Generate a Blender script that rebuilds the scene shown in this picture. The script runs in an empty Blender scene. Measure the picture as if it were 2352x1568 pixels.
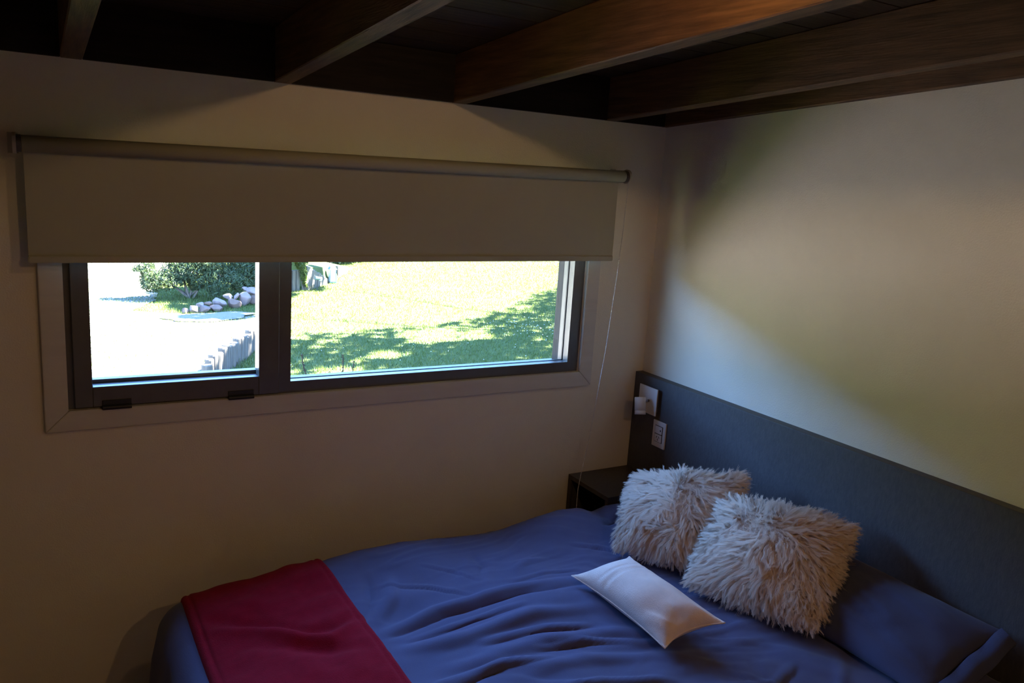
import bpy, bmesh, math, random
import numpy as np
from mathutils import Vector, Matrix
from mathutils.kdtree import KDTree

random.seed(7)
rng = np.random.default_rng(11)
scene = bpy.context.scene
C = scene.collection

# ---------------------------------------------------------------- camera
cam_d = bpy.data.cameras.new('camera')
cam = bpy.data.objects.new('camera', cam_d)
C.objects.link(cam)
cam_d.sensor_width = 36.0
cam_d.lens = 1855.64 / 2352 * 36.0
cam_d.clip_start = 0.02
cam_d.clip_end = 300
yaw, pitch, roll = (math.radians(a) for a in (-31.0024, -11.3356, 3.7526))
fwd = Vector((math.sin(-yaw) * math.cos(pitch), math.cos(yaw) * math.cos(pitch), math.sin(pitch)))
rt = fwd.cross(Vector((0, 0, 1))).normalized()
up = rt.cross(fwd)
r2 = rt * math.cos(roll) + up * math.sin(roll)
u2 = up * math.cos(roll) - rt * math.sin(roll)
M = Matrix((r2, u2, -fwd)).transposed().to_4x4()
M.translation = (-2.1335, -2.4965, 1.7676)
cam.matrix_world = M
scene.camera = cam

# ---------------------------------------------------------------- sky, sun, exposure
SUN = Vector((0.78, 0.10, 0.74)).normalized()
world = bpy.data.worlds.new('sky')
scene.world = world
world.use_nodes = True
wt = world.node_tree
for n in list(wt.nodes):
    wt.nodes.remove(n)
wo = wt.nodes.new('ShaderNodeOutputWorld')
bg = wt.nodes.new('ShaderNodeBackground')
sky = wt.nodes.new('ShaderNodeTexSky')
sky.sky_type = 'NISHITA'
sky.sun_disc = False
sky.sun_elevation = math.asin(SUN.z)
sky.sun_rotation = math.atan2(SUN.x, SUN.y)
sky.altitude = 900
sky.air_density = 0.75
sky.dust_density = 0.0
sky.ozone_density = 8.0
bg.inputs['Strength'].default_value = 7.0
wt.links.new(sky.outputs[0], bg.inputs['Color'])
wt.links.new(bg.outputs[0], wo.inputs['Surface'])

sd = bpy.data.lights.new('sun', 'SUN')
sd.energy = 330.0
sd.angle = math.radians(0.53)
sd.color = (1.0, 0.96, 0.91)
so = bpy.data.objects.new('sun', sd)
C.objects.link(so)
so.rotation_euler = SUN.to_track_quat('Z', 'Y').to_euler()
so.location = (12, 2, 12)

pd = bpy.data.lights.new('window_portal', 'AREA')        # sampling portal in the window opening
pd.shape = 'RECTANGLE'
pd.size, pd.size_y = 1.72, 0.46
pd.cycles.is_portal = True
po = bpy.data.objects.new('window_portal', pd)
C.objects.link(po)
po.location = (-1.2, 0.125, 1.27)
po.rotation_euler = (math.radians(-90), 0, 0)

vs = scene.view_settings
scene.display_settings.display_device = 'sRGB'
vs.view_transform = 'Standard'
vs.look = 'None'
vs.exposure = 0.0
vs.gamma = 1.0
vs.use_curve_mapping = False
cy = scene.cycles
cy.use_denoising = True
cy.use_adaptive_sampling = True
cy.adaptive_threshold = 0.02
cy.max_bounces = 7
cy.diffuse_bounces = 5
cy.glossy_bounces = 3
cy.transmission_bounces = 3
cy.transparent_max_bounces = 12
cy.sample_clamp_indirect = 30.0
cy.caustics_reflective = False
cy.caustics_refractive = False

# ---------------------------------------------------------------- helpers: materials
def nodes_of(m):
    m.use_nodes = True
    nt = m.node_tree
    return nt, nt.nodes['Principled BSDF'], nt.nodes['Material Output']

def mat(name, col, rough=0.6, var=0.0, vscale=8.0, stretch=(1, 1, 1), bump=0.0, bscale=60.0,
        bstretch=None, spec=0.5, metal=0.0, sheen=0.0, island=0.0, col2=None):
    m = bpy.data.materials.new(name)
    nt, b, out = nodes_of(m)
    L = nt.links
    b.inputs['Base Color'].default_value = (*col, 1)
    b.inputs['Roughness'].default_value = rough
    b.inputs['Metallic'].default_value = metal
    b.inputs['Specular IOR Level'].default_value = spec
    if sheen:
        b.inputs['Sheen Weight'].default_value = sheen
        b.inputs['Sheen Roughness'].default_value = 0.5
    tc = nt.nodes.new('ShaderNodeTexCoord')
    last = None
    if var or col2:
        mp = nt.nodes.new('ShaderNodeMapping')
        mp.inputs['Scale'].default_value = stretch
        L.new(tc.outputs['Object'], mp.inputs['Vector'])
        nz = nt.nodes.new('ShaderNodeTexNoise')
        nz.inputs['Scale'].default_value = vscale
        nz.inputs['Detail'].default_value = 6
        nz.inputs['Roughness'].default_value = 0.6
        L.new(mp.outputs[0], nz.inputs['Vector'])
        cr = nt.nodes.new('ShaderNodeValToRGB')
        cr.color_ramp.elements[0].position = 0.32
        cr.color_ramp.elements[1].position = 0.70
        lo = col2 if col2 else tuple(c * (1 - var) for c in col)
        hi = col if col2 else tuple(min(1, c * (1 + var)) for c in col)
        cr.color_ramp.elements[0].color = (*lo, 1)
        cr.color_ramp.elements[1].color = (*hi, 1)
        L.new(nz.outputs['Fac'], cr.inputs['Fac'])
        last = cr.outputs['Color']
    if island:
        ge = nt.nodes.new('ShaderNodeNewGeometry')
        mr = nt.nodes.new('ShaderNodeMapRange')
        mr.inputs['To Min'].default_value = 1 - island
        mr.inputs['To Max'].default_value = 1 + island
        L.new(ge.outputs['Random Per Island'], mr.inputs['Value'])
        mx = nt.nodes.new('ShaderNodeVectorMath')
        mx.operation = 'SCALE'
        if last is None:
            mx.inputs[0].default_value = col
        else:
            L.new(last, mx.inputs[0])
        L.new(mr.outputs[0], mx.inputs['Scale'])
        last = mx.outputs[0]
    if last is not None:
        L.new(last, b.inputs['Base Color'])
    if bump:
        mp2 = nt.nodes.new('ShaderNodeMapping')
        mp2.inputs['Scale'].default_value = bstretch or stretch
        L.new(tc.outputs['Object'], mp2.inputs['Vector'])
        n2 = nt.nodes.new('ShaderNodeTexNoise')
        n2.inputs['Scale'].default_value = bscale
        n2.inputs['Detail'].default_value = 4
        L.new(mp2.outputs[0], n2.inputs['Vector'])
        bp = nt.nodes.new('ShaderNodeBump')
        bp.inputs['Strength'].default_value = bump
        bp.inputs['Distance'].default_value = 0.004
        L.new(n2.outputs['Fac'], bp.inputs['Height'])
        L.new(bp.outputs[0], b.inputs['Normal'])
    return m

def leafy(name, col, var=0.3, trans=0.35, rough=0.6, tcol=None):
    """diffuse + translucent foliage, tone varies per leaf"""
    m = mat(name, col, rough, island=var, spec=0.25)
    nt, b, out = nodes_of(m)
    tr = nt.nodes.new('ShaderNodeBsdfTranslucent')
    tr.inputs['Color'].default_value = (*(tcol or (col[0] * 1.1, col[1] * 1.15, col[2] * 0.7)), 1)
    mx = nt.nodes.new('ShaderNodeMixShader')
    mx.inputs[0].default_value = trans
    nt.links.new(b.outputs[0], mx.inputs[1])
    nt.links.new(tr.outputs[0], mx.inputs[2])
    nt.links.new(mx.outputs[0], out.inputs['Surface'])
    return m

def glass_mat():
    m = bpy.data.materials.new('window_glass')
    nt, b, out = nodes_of(m)
    nt.nodes.remove(b)
    tr = nt.nodes.new('ShaderNodeBsdfTransparent')
    tr.inputs['Color'].default_value = (0.93, 0.96, 0.95, 1)
    gl = nt.nodes.new('ShaderNodeBsdfGlossy')
    gl.inputs['Roughness'].default_value = 0.02
    fr = nt.nodes.new('ShaderNodeFresnel')
    ge = nt.nodes.new('ShaderNodeNewGeometry')           # same reflectance entering and leaving the thin pane
    io = nt.nodes.new('ShaderNodeMapRange')
    io.inputs['To Min'].default_value = 1.35
    io.inputs['To Max'].default_value = 1 / 1.35
    nt.links.new(ge.outputs['Backfacing'], io.inputs['Value'])
    nt.links.new(io.outputs[0], fr.inputs['IOR'])
    mx = nt.nodes.new('ShaderNodeMixShader')
    nt.links.new(fr.outputs[0], mx.inputs[0])
    nt.links.new(tr.outputs[0], mx.inputs[1])
    nt.links.new(gl.outputs[0], mx.inputs[2])
    nt.links.new(mx.outputs[0], out.inputs['Surface'])
    return m

# ---------------------------------------------------------------- helpers: meshes
def link(o, parent=None):
    C.objects.link(o)
    if parent is not None:
        o.parent = parent
    return o

def obj(name, bm, m, parent=None, smooth=False):
    me = bpy.data.meshes.new(name)
    bmesh.ops.recalc_face_normals(bm, faces=bm.faces)
    bm.to_mesh(me)
    bm.free()
    if smooth:
        for p in me.polygons:
            p.use_smooth = True
    me.materials.append(m)
    return link(bpy.data.objects.new(name, me), parent)

def np_obj(name, verts, faces, m, parent=None, smooth=True):
    verts = np.asarray(verts, np.float32)
    faces = np.asarray(faces, np.int32)
    k = faces.shape[1]
    me = bpy.data.meshes.new(name)
    me.vertices.add(len(verts))
    me.vertices.foreach_set('co', verts.ravel())
    me.loops.add(faces.size)
    me.loops.foreach_set('vertex_index', faces.ravel())
    me.polygons.add(len(faces))
    me.polygons.foreach_set('loop_start', np.arange(0, faces.size, k, dtype=np.int32))
    me.polygons.foreach_set('use_smooth', np.full(len(faces), smooth))
    me.update(calc_edges=True)
    me.materials.append(m)
    return link(bpy.data.objects.new(name, me), parent)

def empty(name, loc=(0, 0, 0)):
    o = bpy.data.objects.new(name, None)
    o.empty_display_size = 0.05
    o.location = loc
    return link(o)

def tag(o, label, cat, group=None):
    o['label'] = label
    o['category'] = cat
    if group:
        o['group'] = group
    return o

def struct(o):
    o['kind'] = 'structure'
    return o

def box(bm, x0, x1, y0, y1, z0, z1, bev=0.0, seg=2):
    vs_ = [bm.verts.new((x, y, z)) for x in (x0, x1) for y in (y0, y1) for z in (z0, z1)]
    fs = [(0, 1, 3, 2), (4, 6, 7, 5), (0, 4, 5, 1), (2, 3, 7, 6), (0, 2, 6, 4), (1, 5, 7, 3)]
    f = [bm.faces.new([vs_[i] for i in t]) for t in fs]
    if bev:
        es = list({e for k in f for e in k.edges})
        bmesh.ops.bevel(bm, geom=es, offset=bev, segments=seg, affect='EDGES', profile=0.5)
    return bm

def bxo(name, dims, m, parent=None, bev=0.0):
    bm = bmesh.new()
    box(bm, *dims, bev=bev)
    return obj(name, bm, m, parent)

def prism(bm, pts, d):
    """extrude polygon pts (3D) by vector d"""
    d = Vector(d)
    a = [bm.verts.new(p) for p in pts]
    b = [bm.verts.new(Vector(p) + d) for p in pts]
    bm.faces.new(a)
    bm.faces.new(b[::-1])
    n = len(a)
    for i in range(n):
        bm.faces.new((a[i], b[i], b[(i + 1) % n], a[(i + 1) % n]))
    return bm

def cyl(bm, p0, p1, r0, r1=None, n=20, rings=None):
    """capped tube between two points, optional list of (t, r) rings"""
    p0, p1 = Vector(p0), Vector(p1)
    r1 = r0 if r1 is None else r1
    rings = rings or [(0, r0), (1, r1)]
    ax = (p1 - p0)
    q = ax.normalized().to_track_quat('Z', 'Y')
    rows = []
    for t, r in rings:
        c = p0 + ax * t
        rows.append([bm.verts.new(c + q @ Vector((r * math.cos(2 * math.pi * i / n), r * math.sin(2 * math.pi * i / n), 0))) for i in range(n)])
    for a, b in zip(rows, rows[1:]):
        for i in range(n):
            bm.faces.new((a[i], a[(i + 1) % n], b[(i + 1) % n], b[i]))
    bm.faces.new(rows[0][::-1])
    bm.faces.new(rows[-1])
    return bm

def sweep(bm, pts, radii, n=6):
    pts = [Vector(p) for p in pts]
    rows = []
    for i, p in enumerate(pts):
        t = (pts[min(i + 1, len(pts) - 1)] - pts[max(i - 1, 0)]).normalized()
        q = t.to_track_quat('Z', 'Y')
        r = radii[i] if hasattr(radii, '__len__') else radii
        rows.append([bm.verts.new(p + q @ Vector((r * math.cos(2 * math.pi * k / n), r * math.sin(2 * math.pi * k / n), 0))) for k in range(n)])
    for a, b in zip(rows, rows[1:]):
        for i in range(n):
            bm.faces.new((a[i], a[(i + 1) % n], b[(i + 1) % n], b[i]))
    bm.faces.new(rows[0][::-1])
    bm.faces.new(rows[-1])
    return bm

# value noise in numpy ------------------------------------------------------
_tab = rng.random((256, 256))
def vnoise(x, y, seed=0):
    x = np.asarray(x, float) + seed * 17.31
    y = np.asarray(y, float) + seed * 9.77
    xi, yi = np.floor(x).astype(int), np.floor(y).astype(int)
    fx, fy = x - xi, y - yi
    fx = fx * fx * fx * (fx * (fx * 6 - 15) + 10)
    fy = fy * fy * fy * (fy * (fy * 6 - 15) + 10)
    g = lambda a, b: _tab[a % 256, b % 256]
    return ((g(xi, yi) * (1 - fx) + g(xi + 1, yi) * fx) * (1 - fy) +
            (g(xi, yi + 1) * (1 - fx) + g(xi + 1, yi + 1) * fx) * fy) * 2 - 1

def ridge(n, w=0.35):
    """soft crest where the noise crosses zero"""
    return np.exp(-(n / w) ** 2)

# ---------------------------------------------------------------- materials
M_wall = mat('wall_paint', (0.77, 0.715, 0.62), 0.85, var=0.03, vscale=3, bump=0.25, bscale=220, spec=0.2)
M_casing = mat('casing_paint', (0.62, 0.585, 0.545), 0.6, var=0.04, vscale=5, stretch=(1, 8, 8), bump=0.1, bscale=40)
M_beam = mat('stained_wood', (0.13, 0.066, 0.030), 0.62, var=0.45, vscale=5, stretch=(14, 0.9, 14), bump=0.25, bscale=18, bstretch=(14, 0.9, 14), spec=0.35)
M_plank = mat('stained_planks', (0.050, 0.025, 0.012), 0.6, var=0.5, vscale=5, stretch=(0.9, 14, 14), bump=0.25, bscale=18, bstretch=(0.9, 14, 14), spec=0.35)
M_block = mat('dark_blocking', (0.017, 0.012, 0.009), 0.7, var=0.4, vscale=5, stretch=(0.9, 14, 14), spec=0.2)
M_floor = mat('floor_wood', (0.42, 0.31, 0.21), 0.5, var=0.4, vscale=6, stretch=(1, 12, 1))
M_frame = mat('brown_aluminium', (0.115, 0.108, 0.104), 0.28, var=0.08, vscale=30, spec=0.6)
M_gasket = mat('black_rubber', (0.012, 0.012, 0.014), 0.5)
M_glass = glass_mat()
M_jamb = mat('weathered_wood', (0.062, 0.050, 0.040), 0.75, var=0.28, vscale=7, stretch=(26, 26, 0.8), bump=0.4, bscale=20, bstretch=(26, 26, 0.8), spec=0.2)
M_sill = mat('grey_metal_sill', (0.30, 0.30, 0.31), 0.3, spec=0.6)
M_siding = mat('dark_siding', (0.10, 0.065, 0.04), 0.8, var=0.3, vscale=4, stretch=(1, 1, 10))
M_blind = mat('blind_fabric', (0.46, 0.46, 0.375), 0.9, var=0.03, vscale=2, bump=0.3, bscale=900, spec=0.1)
M_blindbar = mat('blind_plastic', (0.48, 0.45, 0.40), 0.5)
M_dkplast = mat('grey_plastic', (0.10, 0.098, 0.095), 0.45)
M_head = mat('dark_linen_melamine', (0.085, 0.082, 0.088), 0.5, var=0.14, vscale=120, stretch=(1, 1, 0.35), bump=0.15, bscale=300, spec=0.4)
M_night = mat('dark_wenge_board', (0.075, 0.062, 0.056), 0.5, var=0.25, vscale=60, stretch=(6, 1, 1), spec=0.4)
M_white = mat('white_plastic', (0.72, 0.70, 0.70), 0.4)
M_chrome = mat('chrome', (0.5, 0.5, 0.52), 0.2, metal=1.0)
M_slot = mat('dark_slot', (0.02, 0.02, 0.02), 0.6)
M_duvet = mat('navy_cotton', (0.092, 0.096, 0.195), 0.85, var=0.06, vscale=6, bump=0.2, bscale=500, spec=0.15, sheen=0.15)
M_pillow = mat('navy_pillowcase', (0.060, 0.066, 0.130), 0.85, bump=0.2, bscale=500, spec=0.15, sheen=0.15)
M_throw = mat('crimson_fleece', (0.29, 0.006, 0.021), 0.95, var=0.10, vscale=40, bump=0.5, bscale=350, spec=0.03, sheen=0.05)
M_mattr = mat('mattress_ticking', (0.35, 0.34, 0.33), 0.9)
M_base = mat('bed_base_fabric', (0.03, 0.03, 0.035), 0.8)
M_lumbar = mat('cream_linen', (0.90, 0.735, 0.64), 0.9, var=0.05, vscale=30, bump=0.4, bscale=420, spec=0.1, sheen=0.2)
M_fur = leafy('sheepskin', (0.95, 0.81, 0.69), var=0.10, trans=0.35, rough=0.8, tcol=(0.95, 0.80, 0.67))
M_hide = mat('sheepskin_hide', (0.86, 0.72, 0.60), 0.9)

# =================================================================== ROOM
ZC, SL = 2.0005, 0.0702            # underside of beams: z = ZC - SL*y  (rises into the room)
XL, YN = -3.7, -3.9                # far corners of the room behind / left of the camera
WT = 0.115                         # wall thickness
WX0, WX1, WZ0, WZ1 = -2.070, -0.330, 1.053, 1.690

def zb(y):
    return ZC - SL * y

bm = bmesh.new()
ztop = zb(0) + 0.20
box(bm, XL - 0.1, WX0, 0, WT, -0.5, ztop)
box(bm, WX1, 4.5, 0, WT, -0.5, ztop)
box(bm, WX0, WX1, 0, WT, -0.5, WZ0)
box(bm, WX0, WX1, 0, WT, WZ1, ztop)
wall_back = struct(obj('wall_back', bm, M_wall))
def sidewall(name, x0, x1):
    bm = bmesh.new()
    prism(bm, [(x0, 0, -0.5), (x0, YN - 0.1, -0.5), (x0, YN - 0.1, zb(YN) + 0.20), (x0, 0, ztop)], (x1 - x0, 0, 0))
    return struct(obj(name, bm, M_wall))
wall_right = sidewall('wall_right', 0, 0.1)
wall_left = sidewall('wall_left', XL - 0.1, XL)
wall_front = struct(bxo('wall_front', (XL, 0, YN - 0.1, YN, -0.5, zb(YN) + 0.2), M_wall))
floor = struct(bxo('floor', (XL, 0, YN, 0, -0.08, 0.0), M_floor))

# sloping ceiling: roof deck, tongue-and-groove planks, beams, perimeter boards
BD = 0.15                          # beam depth
bm = bmesh.new()
EV = 0.60
prism(bm, [(XL - 0.15, EV, zb(EV) + BD + 0.02), (XL - 0.15, YN - 0.15, zb(YN - 0.15) + BD + 0.02),
           (XL - 0.15, YN - 0.15, zb(YN - 0.15) + BD + 0.12), (XL - 0.15, EV, zb(EV) + BD + 0.12)], (-XL + 4.8, 0, 0))
ceiling = struct(obj('ceiling', bm, M_siding))
pw = 0.13
n_pl = int(-YN / pw) + 1
me_plank = None
for i in range(n_pl):
    y1 = -i * pw
    y0 = max(y1 - pw + 0.004, YN)
    if y1 - y0 < 0.02:
        break
    if me_plank is None:
        bm = bmesh.new()
        prism(bm, [(XL, 0, 0), (XL, y0 - y1, -SL * (y0 - y1)), (XL, y0 - y1, 0.02 - SL * (y0 - y1)), (XL, 0, 0.02)], (-XL, 0, 0))
        o = obj('plank', bm, M_plank, ceiling)
        me_plank = o.data
    else:
        o = link(bpy.data.objects.new('plank', me_plank), ceiling)
    o.location = (0, y1, zb(y1) + BD)
def beam(x0, w, name='beam'):
    bm = bmesh.new()
    y0, y1 = YN, 0.0
    prism(bm, [(x0, y1, zb(y1)), (x0, y0, zb(y0)), (x0, y0, zb(y0) + BD), (x0, y1, zb(y1) + BD)], (w, 0, 0))
    bmesh.ops.bevel(bm, geom=[e for e in bm.edges], offset=0.003, segments=1, affect='EDGES')
    return obj(name, bm, M_beam, ceiling)
BX = [-3.18, -2.617, -2.054, -1.507, -0.928, -0.303]
for x in BX:
    beam(x, 0.053)
beam(-0.028, 0.028, 'edge_board')
bxs = BX + [-0.028]
prev = XL
for x in bxs:
    o = bxo('blocking_board', (prev, x, -0.022, 0.0, zb(0) + 0.001, zb(0) + BD), M_block, ceiling)
    prev = x + 0.053

# =================================================================== WINDOW
win = struct(empty('window_1', ((WX0 + WX1) / 2, 0, WZ0)))
def wpart(name, bm, m, parent=None, smooth=False):
    o = obj(name, bm, m, None, smooth)
    p = parent or win
    o.parent = p
    o.matrix_parent_inverse = Matrix.Translation(-Vector(win.location)) if p is win else Matrix()
    return o
# mitred casing boards on the wall
cw, ct = 0.058, 0.016
X0, X1, Z0, Z1 = WX0, WX1 + 0.002, WZ0, WZ1
def casing(pts):
    bm = bmesh.new()
    prism(bm, [(x, -ct, z) for x, z in pts], (0, ct, 0))
    bmesh.ops.bevel(bm, geom=[e for e in bm.edges], offset=0.0018, segments=2, affect='EDGES')
    return wpart('casing_board', bm, M_casing)
g = 0.0008
casing([(X0 - cw + g, Z0 - cw), (X1 + cw - g, Z0 - cw), (X1 - g, Z0), (X0 + g, Z0)])
casing([(X0 - cw + g, Z1 + cw), (X0 + g, Z1), (X1 - g, Z1), (X1 + cw - g, Z1 + cw)])
casing([(X0 - cw, Z0 - cw + g), (X0, Z0 + g), (X0, Z1 - g), (X0 - cw, Z1 + cw - g)])
casing([(X1 + cw, Z0 - cw + g), (X1 + cw, Z1 + cw - g), (X1, Z1 - g), (X1, Z0 + g)])
# fixed outer frame with a stepped rebate and the fixed light's members
def ring(bm, x0, x1, z0, z1, w, y0, y1, wb=None, wr=None):
    wb = wb or w
    wr = wr or w
    box(bm, x0, x0 + w, y0, y1, z0, z1)
    box(bm, x1 - wr, x1, y0, y1, z0, z1)
    box(bm, x0 + w, x1 - wr, y0, y1, z0, z0 + wb)
    box(bm, x0 + w, x1 - wr, y0, y1, z1 - w, z1)
XM = -1.490                         # sash / mullion joint
bm = bmesh.new()
ring(bm, WX0 + .0005, XM + 0.0, WZ0, WZ1, 0.018, 0.004, 0.070)          # frame round the sash
wpart('outer_frame', bm, M_frame)
bm = bmesh.new()
box(bm, XM, -1.446, 0.002, 0.070, WZ0, WZ1)                             # mullion + fixed-light frame
box(bm, -0.378, WX1 - .0005, 0.002, 0.070, WZ0, WZ1)
box(bm, -1.446, -0.378, 0.002, 0.036, WZ0, WZ0 + 0.038)
box(bm, -1.446, -0.378, 0.044, 0.070, WZ0, WZ0 + 0.034)
box(bm, -1.446, -0.378, 0.002, 0.070, WZ1 - 0.04, WZ1)
fl = wpart('fixed_frame', bm, M_frame)
bm = bmesh.new()
box(bm, -1.450, -0.374, 0.0365, 0.0435, WZ0 + 0.03, WZ0 + 0.040)
box(bm, -1.4462, -1.4432, 0.037, 0.043, WZ0 + 0.04, WZ1 - 0.04)
box(bm, -0.3808, -0.3778, 0.037, 0.043, WZ0 + 0.04, WZ1 - 0.04)
wpart('gasket', bm, M_gasket)
bm = bmesh.new()
box(bm, -1.447, -0.377, 0.0385, 0.0415, WZ0 + 0.036, WZ1 - 0.038)
wpart('pane', bm, M_glass)
# opening sash, proud of the frame
sx0, sx1, sz0, sz1 = WX0 + 0.017, XM + 0.004, WZ0 + 0.006, WZ1 - 0.012
bm = bmesh.new()
ring(bm, sx0, sx1, sz0, sz1, 0.045, -0.012, 0.030, wb=0.058, wr=0.062)
ring(bm, sx0 + 0.006, sx1 - 0.006, sz0 + 0.004, sz1 - 0.004, 0.034, 0.036, 0.066, wb=0.064, wr=0.050)
bmesh.ops.bevel(bm, geom=[e for e in bm.edges], offset=0.0015, segments=1, affect='EDGES')
sash = wpart('sash', bm, M_frame)
bm = bmesh.new()
ring(bm, sx0 + 0.034, sx1 - 0.048, sz0 + 0.05, sz1 - 0.034, 0.012, 0.0302, 0.0358, wb=0.010, wr=0.010)
gk = obj('gasket', bm, M_gasket, sash)
bm = bmesh.new()
box(bm, sx0 + 0.038, sx1 - 0.052, 0.0315, 0.0345, sz0 + 0.054, sz1 - 0.036)
pn = obj('pane', bm, M_glass, sash)
for hx in (-1.985, -1.640):
    bm = bmesh.new()
    cyl(bm, (hx, -0.019, WZ0 + 0.004), (hx + 0.075, -0.019, WZ0 + 0.004), 0.007, n=12)
    box(bm, hx, hx + 0.075, -0.0165, -0.0125, WZ0 + 0.004, WZ0 + 0.024)
    obj('hinge', bm, M_gasket, sash)
# exterior jamb boards and sill
bm = bmesh.new()
box(bm, -0.372, WX1, 0.0705, WT + 0.004, WZ0 + 0.02, WZ1)
wpart('jamb_board', bm, M_jamb)
bm = bmesh.new()
box(bm, WX0, WX0 + 0.03, 0.0705, WT + 0.004, WZ0 + 0.02, WZ1)
wpart('jamb_board', bm, M_jamb)
bm = bmesh.new()
prism(bm, [(WX0, 0.0705, WZ0 - 0.01), (WX0, 0.0705, WZ0 + 0.026), (WX0, WT + 0.035, WZ0 + 0.018), (WX0, WT + 0.035, WZ0 - 0.002), (WX0, WT + 0.001, WZ0 - 0.002), (WX0, WT + 0.001, WZ0 - 0.01)], (WX1 - WX0, 0, 0))
wpart('sill', bm, M_sill)

# =================================================================== ROLLER BLIND
bl = tag(empty('roller_blind', (-1.19, -0.083, 1.79)), 'beige fabric roller blind half lowered over the wide window', 'blind')
def bpart(name, bm, m, smooth=False):
    o = obj(name, bm, m, None, smooth)
    o.parent = bl
    o.matrix_parent_inverse = Matrix.Translation(-Vector(bl.location))
    return o
tl, tr_ = Vector((-2.148, -0.083, 1.777)), Vector((-0.252, -0.083, 1.803))
bm = bmesh.new()
cyl(bm, tl, tr_, 0.0205, n=32)
o = bpart('tube', bm, M_blind)
for p in o.data.polygons:
    p.use_smooth = len(p.vertices) == 4
bm = bmesh.new()
# fabric: comes off the wall side of the tube, faint waviness, thin but solid
nx, nz = 60, 20
fz0l, fz0r = 1.474, 1.490
rows = []
for side in (0, 1):
    grid = []
    for i in range(nx + 1):
        t = i / nx
        x = -2.146 + t * (2.146 - 0.257)
        zt = tl.z + (tr_.z - tl.z) * t + 0.004
        z_b = fz0l + (fz0r - fz0l) * t + 0.012
        col = []
        for j in range(nz + 1):
            s = j / nz
            y = -0.0625 + side * 0.0007 + 0.0018 * math.sin(9 * t + 2) * s * s
            col.append(bm.verts.new((x, y, zt + (z_b - zt) * s)))
        grid.append(col)
    rows.append(grid)
    for i in range(nx):
        for j in range(nz):
            bm.faces.new((grid[i][j], grid[i + 1][j], grid[i + 1][j + 1], grid[i][j + 1]))
bpart('fabric', bm, M_blind, True)
bm = bmesh.new()
q0, q1 = Vector((-2.148, -0.0622, fz0l)), Vector((-0.255, -0.0622, fz0r))
for a, b in ((q0, q1),):
    prism(bm, [a + Vector((0, -0.006, 0)), a + Vector((0, 0.006, 0)), a + Vector((0, 0.006, 0.020)), a + Vector((0, -0.006, 0.020))], b - a)
bmesh.ops.bevel(bm, geom=[e for e in bm.edges], offset=0.0025, segments=2, affect='EDGES')
bpart('bottom_bar', bm, M_blind)
for e, d in ((tl, -1), (tr_, 1)):
    bm = bmesh.new()
    cyl(bm, e + Vector((0.001 * d, 0, 0)), e + Vector((0.012 * d, 0, 0)), 0.0215, n=28)
    bpart('end_cap', bm, M_dkplast)
    bm = bmesh.new()
    cyl(bm, e + Vector((0.012 * d, 0, 0)), e + Vector((0.020 * d, 0, 0)), 0.026, n=28)
    box(bm, min(e.x + 0.012 * d, e.x + 0.020 * d), max(e.x + 0.012 * d, e.x + 0.020 * d), e.y, -0.001, e.z - 0.022, e.z + 0.022)
    box(bm, min(e.x + 0.012 * d, e.x + 0.020 * d) - 0.012, max(e.x + 0.012 * d, e.x + 0.020 * d) + 0.004, -0.004, -0.001, e.z - 0.026, e.z + 0.026)
    bpart('bracket', bm, M_blindbar)
# bead chain hanging from the right end, resting on the nightstand edge
path = [Vector(p) for p in ((-0.238, -0.098, 1.790), (-0.240, -0.094, 1.60), (-0.247, -0.090, 1.425), (-0.268, -0.090, 1.158),
                            (-0.312, -0.093, 0.802), (-0.337, -0.092, 0.660), (-0.344, -0.091, 0.600), (-0.3445, -0.091, 0.515), (-0.3445, -0.091, 0.44))]
bm = bmesh.new()
sweep(bm, path, 0.0007, 5)
d_acc, nxt = 0.0, 0.0
for a, b in zip(path, path[1:]):
    L = (b - a).length
    while nxt <= d_acc + L:
        p = a.lerp(b, (nxt - d_acc) / L)
        bmesh.ops.create_icosphere(bm, subdivisions=1, radius=0.0022, matrix=Matrix.Translation(p))
        nxt += 0.0062
    d_acc += L
ch = bpart('bead_chain', bm, M_white, True)
ch['kind'] = 'stuff'

# =================================================================== HEADBOARD, NIGHTSTAND, LAMP, SOCKET
ZH = 1.0324
HB = tag(empty('headboard', (-0.018, -1.5, 0)), 'long dark linen-textured panel headboard along the right wall', 'headboard')
o = bxo('panel', (-0.036, -0.001, -3.2, -0.002, 0.02, ZH), M_head, None, bev=0.001)
o.parent = HB; o.matrix_parent_inverse = Matrix.Translation(-Vector(HB.location))
o = bxo('edge_band', (-0.0362, -0.0008, -3.2, -0.0022, ZH, ZH + 0.0012), M_night, None)
o.parent = HB; o.matrix_parent_inverse = Matrix.Translation(-Vector(HB.location))

NS = tag(empty('nightstand', (-0.183, -0.134, 0.41)), 'small dark wood open-front nightstand floating in the corner', 'nightstand')
def nsp(name, d):
    o = bxo(name, d, M_night, None, bev=0.0012)
    o.parent = NS; o.matrix_parent_inverse = Matrix.Translation(-Vector(NS.location))
    return o
nx0, nx1, ny0, ny1, nz0, nz1 = -0.331, -0.0365, -0.265, -0.003, 0.41, 0.630
t_ = 0.018
nsp('top_panel', (nx0, nx1, ny0, ny1, nz1 - t_, nz1))
nsp('bottom_panel', (nx0, nx1, ny0, ny1, nz0, nz0 + t_))
nsp('side_panel', (nx0, nx1, ny0, ny0 + t_, nz0 + t_ + .0003, nz1 - t_ - .0003))
nsp('side_panel', (nx0, nx1, ny1 - t_, ny1, nz0 + t_ + .0003, nz1 - t_ - .0003))
nsp('back_panel', (nx1 - 0.012, nx1, ny0 + t_ + .0003, ny1 - t_ - .0003, nz0 + t_ + .0003, nz1 - t_ - .0003))

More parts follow.
